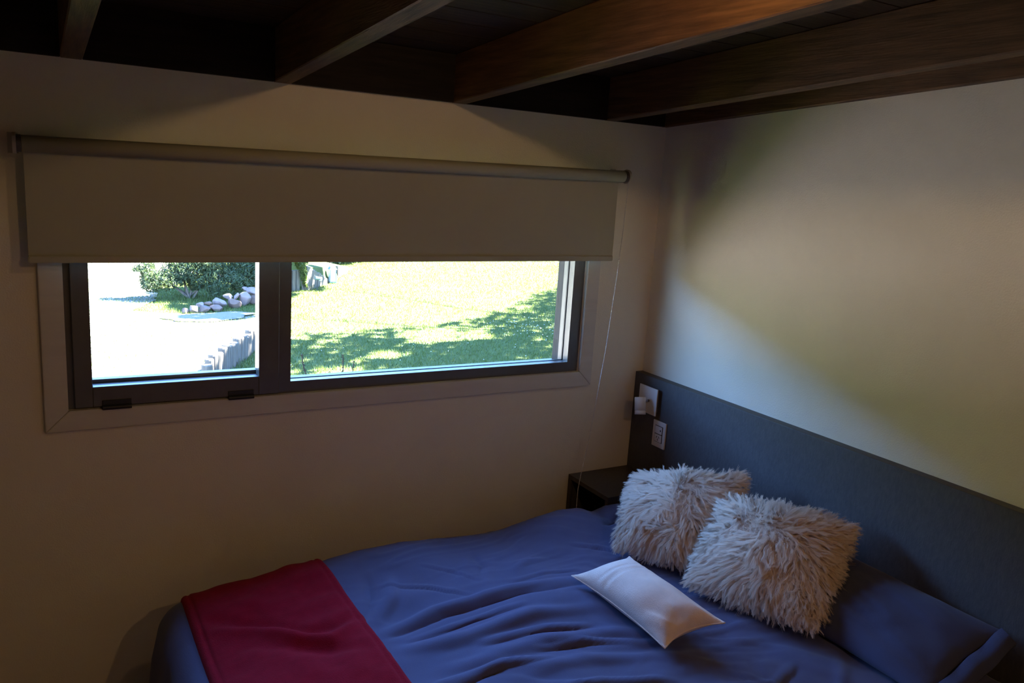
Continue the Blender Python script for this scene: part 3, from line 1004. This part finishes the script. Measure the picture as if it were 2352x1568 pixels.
# =================================================================== OUTSIDE
GZ = -0.50
M_lawn = mat('lawn_soil_green', (0.054, 0.068, 0.021), 0.95, var=0.22, vscale=5, bump=0.8, bscale=60, spec=0.1)
M_blade = leafy('grass_blade', (0.074, 0.095, 0.024), var=0.30, trans=0.3)
M_petal = mat('daisy_petal', (0.30, 0.30, 0.30), 0.8)
M_gravel = mat('grey_gravel', (0.12, 0.10, 0.09), 0.9, var=0.25, vscale=40, bump=0.8, bscale=80)
M_log = mat('grey_log', (0.090, 0.072, 0.055), 0.85, var=0.3, vscale=8, stretch=(8, 8, 1), bump=0.4, bscale=20, bstretch=(8, 8, 1))
M_rockA = mat('pale_rock', (0.15, 0.10, 0.09), 0.85, var=0.2, vscale=7, bump=0.6, bscale=25)
M_rockB = mat('brown_rock', (0.10, 0.055, 0.038), 0.85, var=0.25, vscale=7, bump=0.6, bscale=25)
M_boulder = mat('white_boulder', (0.30, 0.28, 0.26), 0.85, var=0.1, vscale=5)
M_board = mat('fence_board', (0.095, 0.075, 0.058), 0.85, var=0.3, vscale=8, stretch=(10, 10, 1))
M_bush = leafy('juniper_green', (0.036, 0.052, 0.022), var=0.45, trans=0.25)
M_hedge = leafy('hedge_green', (0.030, 0.045, 0.018), var=0.4, trans=0.25)
M_tree = leafy('tree_leaf', (0.09, 0.15, 0.05), var=0.35, trans=0.30)
M_bark = mat('bark', (0.12, 0.09, 0.07), 0.9, var=0.4, vscale=10, stretch=(4, 4, 1), bump=0.6, bscale=30)
M_twig = mat('dry_stalk', (0.040, 0.033, 0.031), 0.9, var=0.3, vscale=30)
M_lant = mat('lantern_metal', (0.10, 0.16, 0.17), 0.4, metal=0.3)
M_lglass = mat('lantern_frosted', (0.75, 0.78, 0.78), 0.4)
M_straw = leafy('dry_grass', (0.12, 0.12, 0.06), var=0.3, trans=0.3)

# lawn, a gentle undulating ground
gx = np.concatenate([np.linspace(-60, -8, 14)[:-1], np.linspace(-8, 16, 97), np.linspace(16, 70, 14)[1:]])
gy = np.concatenate([np.linspace(-30, 0, 8)[:-1], np.linspace(0, 22, 89), np.linspace(22, 110, 20)[1:]])
U, V = np.meshgrid(gx, gy, indexing='ij')
def ground_z(x, y):
    return GZ + 0.02 * vnoise(np.asarray(x) * 0.7, np.asarray(y) * 0.7, 5) * np.clip(np.asarray(y) - 1, 0, 1)
Pg = np.stack([U, V, ground_z(U, V)], -1)
idx = np.arange(U.size).reshape(U.shape)
Fg = np.stack([idx[:-1, :-1], idx[1:, :-1], idx[1:, 1:], idx[:-1, 1:]], -1).reshape(-1, 4)
lawn = struct(np_obj('ground', Pg.reshape(-1, 3), Fg, M_lawn))

# grass blades where the window shows the lawn
NB = 230000
t = rng.random(NB) ** 0.75
by = 3.6 + t * 13.5
half0 = -2.13 + (by + 2.5) * 0.02
half1 = -2.13 + (by + 2.5) * 0.70
bx = half0 + (half1 - half0) * rng.random(NB)
bz = ground_z(bx, by)
hgt = 0.022 + 0.032 * rng.random(NB)
ang = rng.random(NB) * 6.283
ln = rng.normal(0, 0.018, (NB, 2))
w = 0.0042
V0 = np.stack([bx - w * np.cos(ang), by - w * np.sin(ang), bz - 0.003], -1)
V1 = np.stack([bx + w * np.cos(ang), by + w * np.sin(ang), bz - 0.003], -1)
V2 = np.stack([bx + ln[:, 0], by + ln[:, 1], bz + hgt], -1)
Vb = np.stack([V0, V1, V2], 1).reshape(-1, 3)
gr = np_obj('grass', Vb, np.arange(NB * 3).reshape(-1, 3), M_blade, smooth=False)
gr['kind'] = 'stuff'
tag(gr, 'short lawn grass growing outside the window', 'grass')
# tiny daisies
bm = bmesh.new()
for i in range(170):
    x = random.gauss(4.35, 0.55); y = random.gauss(7.7, 0.6)
    if i > 120:
        x, y = random.uniform(0.3, 5), random.uniform(5.5, 9)
    p = Vector((x, y, float(ground_z(x, y)) + 0.045))
    bmesh.ops.create_cone(bm, segments=6, radius1=0.007, radius2=0.004, depth=0.006, cap_ends=True, matrix=Matrix.Translation(p))
ds = obj('daisies', bm, M_petal)
ds['kind'] = 'stuff'
tag(ds, 'tiny white daisies scattered in the shaded lawn', 'flowers')

# pale gravel yard left of the log edging
M_yard = mat('pale_gravel_yard', (0.140, 0.128, 0.110), 0.95, var=0.15, vscale=3, bump=0.6, bscale=90, spec=0.1)
yx = np.linspace(-26, -0.1, 60); yt = np.linspace(0, 1, 260)
YU, YT = np.meshgrid(yx, yt, indexing='ij')
edge_x = np.array([-0.9, -0.72, 0.25, 0.78, 0.80, -0.15, -0.95, -0.75, -0.50, -0.30, 0.4, 0.9]); edge_y = np.array([0.4, 5.9, 7.65, 7.95, 9.85, 10.0, 10.4, 10.8, 11.3, 13.0, 16.0, 19.0])
YV = 1.9 + YT * 16.4
XE = np.interp(YV, edge_y, edge_x) + 0.05 * vnoise(YV * 6, YV * 0, 66) * np.clip(YV - 9.5, 0, 1)
YX = XE + (YU + 0.1)
Py = np.stack([YX, YV, ground_z(YX, YV) + 0.012 + 0.004 * vnoise(YX * 9, YV * 9, 77)], -1)
iy = np.arange(YX.size).reshape(YX.shape)
Fy = np.stack([iy[:-1, :-1], iy[1:, :-1], iy[1:, 1:], iy[:-1, 1:]], -1).reshape(-1, 4)
yard = struct(np_obj('gravel_yard', Py.reshape(-1, 3), Fy, M_yard))

# unseen wooded hill added to block low sky, height shaped for room light
M_hill = mat('added_hill_green', (0.030, 0.042, 0.020), 0.95, var=0.5, vscale=0.9, spec=0.05)
ha_ = np.linspace(math.radians(-20), math.radians(200), 260)
hr = np.concatenate([np.linspace(24, 40, 40), [60.0]])
HA, HR = np.meshgrid(ha_, hr, indexing='ij')
deg = np.degrees(HA)
top_h = np.interp(deg, [-20, 20, 60, 110, 140, 165, 200], [9, 9, 10.5, 10.5, 8.0, 4.8, 4.5])
Zr = top_h * np.clip((HR - 24) / 7.0, 0, 1) ** 0.6
HX, HY = HR * np.cos(HA) - 1.5, HR * np.sin(HA)
Zr = Zr + np.clip((HR - 25) / 3, 0, 1) * (0.9 * vnoise(HX * 0.6, HY * 0.6, 12) + 0.5 * vnoise(HX * 1.7, HY * 1.7, 13))
Ph = np.stack([HX, HY, GZ - 0.1 + Zr], -1)
ih = np.arange(HX.size).reshape(HX.shape)
Fh = np.stack([ih[:-1, :-1], ih[1:, :-1], ih[1:, 1:], ih[:-1, 1:]], -1).reshape(-1, 4)
hill = struct(np_obj('sky_block_hill', Ph.reshape(-1, 3), Fh, M_hill))

# gravel patch
bm = bmesh.new()
n_ = 40
ring_ = []
for i in range(n_):
    a = 6.283 * i / n_
    rr = 1 + 0.12 * math.sin(3 * a) + 0.08 * math.sin(7 * a + 1)
    ring_.append(bm.verts.new((0.05 + 0.62 * rr * math.cos(a), 9.70 + 0.34 * rr * math.sin(a) + 0.12 * math.cos(a), GZ + 0.025)))
ctr_ = bm.verts.new((0.05, 9.70, GZ + 0.045))
for i in range(n_):
    bm.faces.new((ring_[i], ring_[(i + 1) % n_], ctr_))
gp = obj('gravel_bed', bm, M_gravel)
gp['kind'] = 'stuff'
tag(gp, 'patch of grey gravel in front of the rocks', 'gravel')

# palisade edging of upright half-buried logs
PL = tag(empty('log_edging', (-0.2, 6.9, GZ)), 'grey upright log edging stepping along the lawn', 'edging')
a0, a1 = Vector((-0.66, 6.02, 0)), Vector((0.30, 7.70, 0))
nl = 21
for i in range(nl):
    p = a0.lerp(a1, i / (nl - 1)) + Vector((random.uniform(-.012, .012), random.uniform(-.012, .012), 0))
    top = GZ + 0.27 + 0.03 * math.sin(i * 1.3) + random.uniform(-0.02, 0.02)
    if i < 2:
        top -= 0.08
    r_ = 0.050 + random.uniform(-0.005, 0.005)
    bm = bmesh.new()
    cyl(bm, (p.x, p.y, GZ - 0.1), (p.x, p.y, top), r_, n=14, rings=[(0, r_), (0.965, r_), (1, r_ * 0.90)])
    o = obj('log', bm, M_log, None)
    o.parent = PL; o.matrix_parent_inverse = Matrix.Translation(-Vector(PL.location))

# rocks
def rock(label, c, s, m, seed, rz=0.0):
    bm = bmesh.new()
    bmesh.ops.create_icosphere(bm, subdivisions=3, radius=1.0)
    rr = random.Random(seed)
    pl = [Vector((rr.gauss(0, 1), rr.gauss(0, 1), rr.gauss(0, 1))).normalized() for _ in range(13)]
    dd = [rr.uniform(0.50, 0.80) for _ in pl]
    for v in bm.verts:
        for nn, d in zip(pl, dd):
            k = v.co.dot(nn) - d
            if k > 0:
                v.co -= nn * k * 0.97
    bmesh.ops.scale(bm, vec=[c * 1.32 for c in s], verts=bm.verts)
    bmesh.ops.rotate(bm, cent=(0, 0, 0), matrix=Matrix.Rotation(rz, 3, 'Y'), verts=bm.verts)
    o = obj('rock', bm, m, None, True)
    o.location = c
    o.modifiers.new('crisp', 'EDGE_SPLIT').split_angle = math.radians(28)
    return tag(o, label, 'rock', 'rocks piled by the shrub')
RK = [  # x, y, z, half width, half height, material, label
    (-0.23, 10.2, -0.475, (0.045, 0.057, 0.045), 1, 'small grey rock at the left end of the rock pile'),
    (-0.11, 10.2, -0.455, (0.07, 0.072, 0.07), 0, 'rounded pale rock second from the left in the lower row'),
    (0.04, 10.22, -0.465, (0.084, 0.080, 0.056), 1, 'brownish rock third from the left in the lower row'),
    (0.24, 10.34, -0.47, (0.096, 0.088, 0.045), 1, 'flat brown rock below the big white rock'),
    (0.03, 10.4, -0.415, (0.062, 0.067, 0.038), 0, 'thin lilac slab rock leaning above the lower row'),
    (0.14, 10.42, -0.405, (0.056, 0.064, 0.038), 1, 'small tan rock beside the big white rock'),
    (0.31, 10.5, -0.395, (0.112, 0.097, 0.064), 0, 'big white sunlit rock in the middle of the pile'),
    (0.54, 10.55, -0.44, (0.097, 0.088, 0.072), 1, 'squarish brown rock right of the big white rock'),
    (0.5, 10.7, -0.345, (0.07, 0.072, 0.052), 0, 'pale angular rock on top of the squarish brown rock'),
    (0.62, 10.72, -0.345, (0.026, 0.050, 0.062), 0, 'narrow bluish slab rock tilted against the top rocks'),
    (0.76, 10.75, -0.41, (0.088, 0.083, 0.098), 0, 'tall pale pointed rock at the right of the pile'),
    (0.915, 10.9, -0.295, (0.085, 0.081, 0.066), 0, 'lilac block rock topmost at the right of the pile'),
    (0.93, 10.85, -0.42, (0.075, 0.075, 0.075), 1, 'brown rock under the lilac block rock'),
    (0.83, 11.0, -0.275, (0.055, 0.063, 0.04), 0, 'flat pale rock behind the lilac block rock'),
]
for i, (x, y, h, s, k, lab) in enumerate(RK):
    rock(lab, (x, y, h), s, M_rockB if k else M_rockA, 300 + i, rz=(0.75 if 'narrow' in lab else 0))
# white boulder behind the shrub
o = rock('large white boulder among the shrubs above the rocks', (0.62, 12.6, GZ + 0.20), (0.13, 0.13, 0.15), M_boulder, 411)
o.name = 'boulder'; o['group'] = 'garden boulders'

# shrubs: leafy sprays on stems
def leaf_mesh(name, pts, sizes, m, parent, seed, long=2.2, upb=0.0):
    r = np.random.default_rng(seed)
    N = len(pts)
    d = r.normal(0, 1, (N, 3)); d[:, 2] += upb
    d /= np.linalg.norm(d, axis=1, keepdims=True)
    e = r.normal(0, 1, (N, 3))
    e = np.cross(d, e); e /= np.linalg.norm(e, axis=1, keepdims=True) + 1e-9
    L = (sizes * long)[:, None]; W = sizes[:, None]
    V_ = np.stack([pts - d * L * 0.5, pts + e * W * 0.5, pts + d * L * 0.5, pts - e * W * 0.5], 1).reshape(-1, 3)
    o = np_obj(name, V_, np.arange(N * 4).reshape(-1, 4), m, None, smooth=False)
    o.parent = parent
    o.matrix_parent_inverse = Matrix.Translation(-Vector(parent.location))
    o['kind'] = 'stuff'
    return o
def bush(name, label, base, blobs, m, n, size, seed, cat='shrub', long=2.6, upb=0.6, group=None):
    e = tag(empty(name, base), label, cat, group)
    r = np.random.default_rng(seed)
    w = np.array([b[3] * b[4] * b[5] for b in blobs]) ** 0.7
    pick = r.choice(len(blobs), n, p=w / w.sum())
    q = r.normal(0, 1, (n, 3)); q /= np.linalg.norm(q, axis=1, keepdims=True)
    q *= (r.random(n) ** 0.45)[:, None]
    B_ = np.array(blobs)
    pts = B_[pick, :3] + q * B_[pick, 3:]
    # ragged sprays
    pts += (vnoise(pts[:, 0] * 6, pts[:, 2] * 6, seed % 50)[:, None] * np.array([0.07, 0.05, 0.09]))
    pts[:, 2] = np.maximum(pts[:, 2], GZ + 0.01)
    leaf_mesh('foliage', pts, size * (0.6 + 0.8 * r.random(n)), m, e, seed + 1, long, upb)
    bm = bmesh.new()
    for b in blobs:
        p0 = Vector((base[0] + random.uniform(-.06, .06), base[1] + random.uniform(-.06, .06), base[2]))
        p2 = Vector(b[:3]); pm = (p0 + p2) / 2 + Vector((random.uniform(-.08, .08), random.uniform(-.08, .08), 0.05))
        sweep(bm, [p0, pm, p2, p2 + (p2 - pm) * 0.4], [0.02, 0.013, 0.008, 0.003], 5)
    o = obj('stems', bm, M_bark, None)
    o.parent = e; o.matrix_parent_inverse = Matrix.Translation(-Vector(base))
    return e
bush('juniper_shrub', 'feathery green juniper shrub left of the rock pile', (0.05, 11.6, GZ),
     [(-0.35, 11.5, -0.18, 0.38, 0.35, 0.22), (0.05, 11.6, -0.05, 0.42, 0.4, 0.32), (0.35, 11.5, 0.0, 0.40, 0.35, 0.34), (-0.62, 11.6, -0.05, 0.16, 0.2, 0.22), (0.0, 11.7, 0.18, 0.16, 0.2, 0.22), (0.42, 11.6, 0.24, 0.2, 0.2, 0.18), (0.6, 11.3, -0.2, 0.5, 0.35, 0.2)],
     M_bush, 24000, 0.013, 501, long=5.0)
bush('evergreen_bush', 'dense dark evergreen bush rising behind the rocks', (1.3, 12.0, GZ),
     [(1.05, 11.5, -0.02, 0.45, 0.35, 0.35), (1.32, 11.7, 0.10, 0.42, 0.4, 0.50), (1.5, 12.0, 0.6, 0.42, 0.5, 0.6), (1.5, 12.3, 0.95, 0.5, 0.4, 0.28), (1.0, 12.6, 0.55, 0.28, 0.25, 0.16)],
     M_bush, 34000, 0.016, 511, long=5.0)
bush('grass_tussock', 'tall bright grass tussock hanging over the log wall', (2.12, 12.22, GZ),
     [(2.12, 12.16, -0.25, 0.07, 0.07, 0.30), (2.06, 12.2, 0.02, 0.14, 0.12, 0.14)], M_blade, 1500, 0.012, 521, cat='grass', long=7, upb=1.2)
bush('hedge', 'dark green hedge beyond the log wall', (3.9, 16.2, GZ),
     [(2.7, 15.7, 0.1, 0.6, 0.4, 0.65), (3.5, 16.0, 0.1, 0.65, 0.4, 0.65), (4.3, 16.4, 0.1, 0.65, 0.4, 0.65), (5.0, 16.9, 0.1, 0.6, 0.4, 0.6)],
     M_hedge, 16000, 0.035, 531, cat='hedge', long=1.8)

# retaining wall of upright boards, in two runs
RW = tag(empty('board_edging', (2.6, 13.2, GZ)), 'weathered upright board edging at the back of the lawn', 'edging')
runs = [((1.62, 12.02), (2.07, 12.26), 0.40, 0.38), ((2.17, 12.20), (2.90, 13.20), 0.47, 0.07), ((3.34, 13.95), (3.78, 14.65), 0.27, 0.05)]
for (ax, ay), (bx_, by_), h0, h1 in runs:
    n_b = int(math.hypot(bx_ - ax, by_ - ay) / 0.085)
    for i in range(n_b):
        t = (i + 0.5) / n_b
        x, y = ax + (bx_ - ax) * t, ay + (by_ - ay) * t
        h = h0 + (h1 - h0) * t + random.uniform(-0.01, 0.01)
        bm = bmesh.new()
        box(bm, -0.040, 0.040, -0.03, 0.03, -0.1, h, bev=0.006, seg=1)
        o = obj('board', bm, M_board, None)
        o.parent = RW
        o.matrix_parent_inverse = Matrix.Translation(-Vector(RW.location))
        o.location = (x, y, GZ)
        o.rotation_euler = (0, 0, math.atan2(by_ - ay, bx_ - ax))
# raised bed behind the wall
bm = bmesh.new()
tp = [(2.24, 12.26, 0.43), (2.95, 13.24, 0.03), (4.2, 15.4, 0.02), (2.3, 15.4, 0.43)]
tv0 = [bm.verts.new((x, y, GZ - 0.02)) for x, y, h in tp]; tv1 = [bm.verts.new((x, y, GZ + h)) for x, y, h in tp]
bm.faces.new(tv0); bm.faces.new(tv1)
for i in range(4):
    bm.faces.new((tv0[i], tv0[(i + 1) % 4], tv1[(i + 1) % 4], tv1[i]))
rb = struct(obj('terrace', bm, M_lawn))

# garden lantern and spot lamp
LN = tag(empty('garden_lantern', (3.00, 13.20, GZ)), 'boxy white-paned garden lantern beside the board wall', 'lantern')
def lnp(name, bm, m):
    o = obj(name, bm, m, None)
    o.parent = LN; o.location = (0, 0, 0)
    return o
bm = bmesh.new(); box(bm, -0.10, 0.10, -0.10, 0.10, 0.0, 0.03); lnp('lantern_base', bm, M_lant)
for sx in (-1, 1):
    for sy in (-1, 1):
        bm = bmesh.new(); box(bm, sx * 0.085 - 0.008, sx * 0.085 + 0.008, sy * 0.085 - 0.008, sy * 0.085 + 0.008, 0.03, 0.30); lnp('corner_post', bm, M_lant)
for d in ((-0.076, 0.076, -0.088, -0.084), (-0.076, 0.076, 0.084, 0.088), (-0.088, -0.084, -0.076, 0.076), (0.084, 0.088, -0.076, 0.076)):
    bm = bmesh.new(); box(bm, *d, 0.032, 0.298); lnp('pane', bm, M_lglass)
bm = bmesh.new(); cyl(bm, (0, 0, 0.30), (0, 0, 0.36), 0.165, 0.10, n=4)
bmesh.ops.rotate(bm, cent=(0, 0, 0), matrix=Matrix.Rotation(math.pi / 4, 3, 'Z'), verts=bm.verts); lnp('roof', bm, M_lant)
LN.scale = (0.68, 0.68, 0.9)
SP = tag(empty('garden_spotlight', (2.40, 12.22, GZ)), 'small teal garden spotlight on a thin stake', 'lamp')
SP.scale = (0.8, 0.8, 0.8)
def spp(name, bm, m):
    o = obj(name, bm, m, None)
    o.parent = SP
    return o
bm = bmesh.new(); cyl(bm, (0, 0, -0.05), (0, 0, 0.24), 0.010, n=8); spp('stake', bm, M_twig)
bm = bmesh.new(); cyl(bm, (-0.07, -0.02, 0.30), (0.06, 0.02, 0.27), 0.05, 0.035, n=16); spp('spot_head', bm, M_lant)
bm = bmesh.new(); cyl(bm, (0.062, 0.021, 0.27), (0.10, 0.032, 0.26), 0.045, n=16); spp('spot_shade', bm, M_lglass)

# dry plant stalks close to the window
PT = tag(empty('lavender_plant', (-1.16, 0.36, GZ)), 'sparse dry flower stalks poking up just outside the window', 'plant')
def stalk(base, tip, r, seed):
    rr = random.Random(seed)
    b_, t_2 = Vector(base), Vector(tip)
    pts = [b_.lerp(t_2, k / 9) + Vector((rr.uniform(-.003, .003), rr.uniform(-.003, .003), 0)) for k in range(10)]
    bm = bmesh.new(); sweep(bm, pts, [r * (1 - 0.5 * k / 9) for k in range(10)], 6)
    for k in range(60):
        t = 0.45 + 0.55 * rr.random()
        p = b_.lerp(t_2, t)
        d = Vector((rr.gauss(0, 1), rr.gauss(0, 1), rr.gauss(0.6, .6))).normalized() * rr.uniform(.006, .014)
        sweep(bm, [p, p + d * .5, p + d], [.0013, .0012, .0003], 4)
    o = obj('stalk', bm, M_twig, None)
    o.parent = PT; o.matrix_parent_inverse = Matrix.Translation(-Vector(PT.location))
stalk((-1.17, 0.36, 0.60), (-1.306, 0.38, 1.088), 0.0035, 1)
stalk((-1.15, 0.37, 0.60), (-1.145, 0.38, 1.078), 0.0035, 2)
stalk((-1.16, 0.36, 0.60), (-1.100, 0.38, 1.052), 0.0030, 3)
stalk((-1.16, 0.36, 0.60), (-1.200, 0.37, 1.020), 0.0025, 4)
bm = bmesh.new(); cyl(bm, (-1.16, 0.36, GZ - 0.05), (-1.16, 0.36, 0.61), 0.014, 0.008, n=8)
o = obj('stem', bm, M_bark, None); o.parent = PT; o.matrix_parent_inverse = Matrix.Translation(-Vector(PT.location))
# dry weeds by the wall and the rocks
def weed(label, base, n, h, seed):
    e = tag(empty('weed_tuft', base), label, 'weeds', 'dry weeds in the garden')
    rr = random.Random(seed)
    bm = bmesh.new()
    for i in range(n):
        d = Vector((rr.gauss(0, .16), rr.gauss(0, .12), 1)) * h * rr.uniform(.5, 1)
        o0 = Vector((rr.gauss(0, .05), rr.gauss(0, .05), -0.02))
        sweep(bm, [o0, o0 + d * .5, o0 + d + Vector((d.x * .8, d.y * .8, -0.1 * h))], [.006, .005, .001], 4)
    o = obj('stalks', bm, M_straw, e)
    o['kind'] = 'stuff'
weed('tuft of straw-coloured stalks at the right of the rock pile', (1.05, 10.0, GZ), 5, 0.30, 61)
weed('pale weeds at the foot of the board wall', (2.30, 12.25, GZ), 14, 0.20, 62)
weed('pale spiky weeds next to the garden lantern', (3.12, 13.9, GZ), 20, 0.42, 63)
weed('dry weeds leaning on the log edging', (-0.20, 6.72, GZ), 8, 0.16, 64)

# shade trees standing right of the house (above the view); they dapple the lawn
def shade_poly(n, seed):
    """sample lawn points lying in the shade"""
    r = np.random.default_rng(seed)
    out_ = []
    while sum(len(o) for o in out_) < n:
        x = r.uniform(-1.2, 14, 20000); y = r.uniform(0.5, 14, 20000)
        far = np.interp(x, [-1.2, -0.3, 0.9, 2.7, 4.2, 5.8, 7.8, 14], [6.0, 7.5, 8.35, 8.45, 9.0, 10.6, 12.2, 15])
        left = -0.80 + 0.57 * np.clip(y - 6, -3, 2)
        dens = np.clip((x + 1.5) / 4.0, 0.45, 1.0) * np.clip((far - y) / 1.2, 0.0, 1.0) ** 0.7
        dens = dens * np.where(vnoise(x * 1.1, y * 1.1, 33) > 0.25, np.where(x < 3.6, 0.05, 0.6), 1.0)
        k = (y < far) & (x > left) & (r.random(20000) < dens)
        k |= (np.abs(x - (-0.66 + (y - 6.02) * 0.571) - 0.25) < 0.42) & (y > 5.4) & (y < 7.9) & (r.random(20000) < 0.9)
        k |= (((x - 0.8) / 1.1) ** 2 + ((y - 12.0) / 0.9) ** 2 < 1) & (r.random(20000) < 0.7)
        k |= (((x - 2.30) / 0.32) ** 2 + ((y - 12.65) / 0.55) ** 2 < 1) & (r.random(20000) < 0.9)
        k |= (((x - 0.15) / 0.60) ** 2 + ((y - 9.68) / 0.26) ** 2 < 1) & (r.random(20000) < 0.9)
        k |= (((x - 0.50) / 0.90) ** 2 + ((y - 10.75) / 0.85) ** 2 < 1) & (r.random(20000) < 0.9)
        out_.append(np.stack([x[k], y[k]], -1))
    return np.concatenate(out_)[:n]
NLF = 38000
sp = shade_poly(NLF, 5)
hh = rng.uniform(4.2, 6.6, NLF)
s_ = np.array(SUN)
lp_ = np.stack([sp[:, 0] + s_[0] / s_[2] * hh, sp[:, 1] + s_[1] / s_[2] * hh, GZ + hh], -1)
trunks = np.array([[7.0, 4.6], [10.8, 7.4], [15.0, 7.0]])
own = ((lp_[:, None, :2] - trunks[None]) ** 2).sum(2).argmin(1)
tlabels = ['leafy shade tree nearest the house beside the lawn', 'middle leafy shade tree beside the lawn', 'leafy shade tree farthest right of the lawn']
for k in range(3):
    bx0, by0 = trunks[k]
    e = tag(empty('shade_tree', (bx0, by0, GZ)), tlabels[k], 'tree', 'shade trees beside the lawn')
    q = lp_[own == k]
    leaf_mesh('foliage', q, 0.16 * (0.6 + 0.8 * rng.random(len(q))), M_tree, e, 700 + k, 1.6)
    bm = bmesh.new()
    sweep(bm, [(bx0, by0, GZ - 0.1), (bx0 + 0.1, by0, 1.5), (bx0, by0 + 0.1, 3.4), (bx0, by0, 5.2)], [0.20, 0.16, 0.13, 0.05], 10)
    o = obj('trunk', bm, M_bark, None); o.parent = e; o.matrix_parent_inverse = Matrix.Translation(-Vector(e.location))
    for j in range(7):
        t_3 = q[int(rng.integers(len(q)))]
        z0 = 2.6 + 0.35 * j
        bm = bmesh.new()
        m_ = (Vector((bx0, by0, z0)) + Vector(t_3)) / 2 + Vector((0, 0, 0.3))
        sweep(bm, [(bx0, by0 + 0.05, z0), m_, tuple(t_3)], [0.07, 0.04, 0.012], 6)
        o = obj('branch', bm, M_bark, None); o.parent = e; o.matrix_parent_inverse = Matrix.Translation(-Vector(e.location))
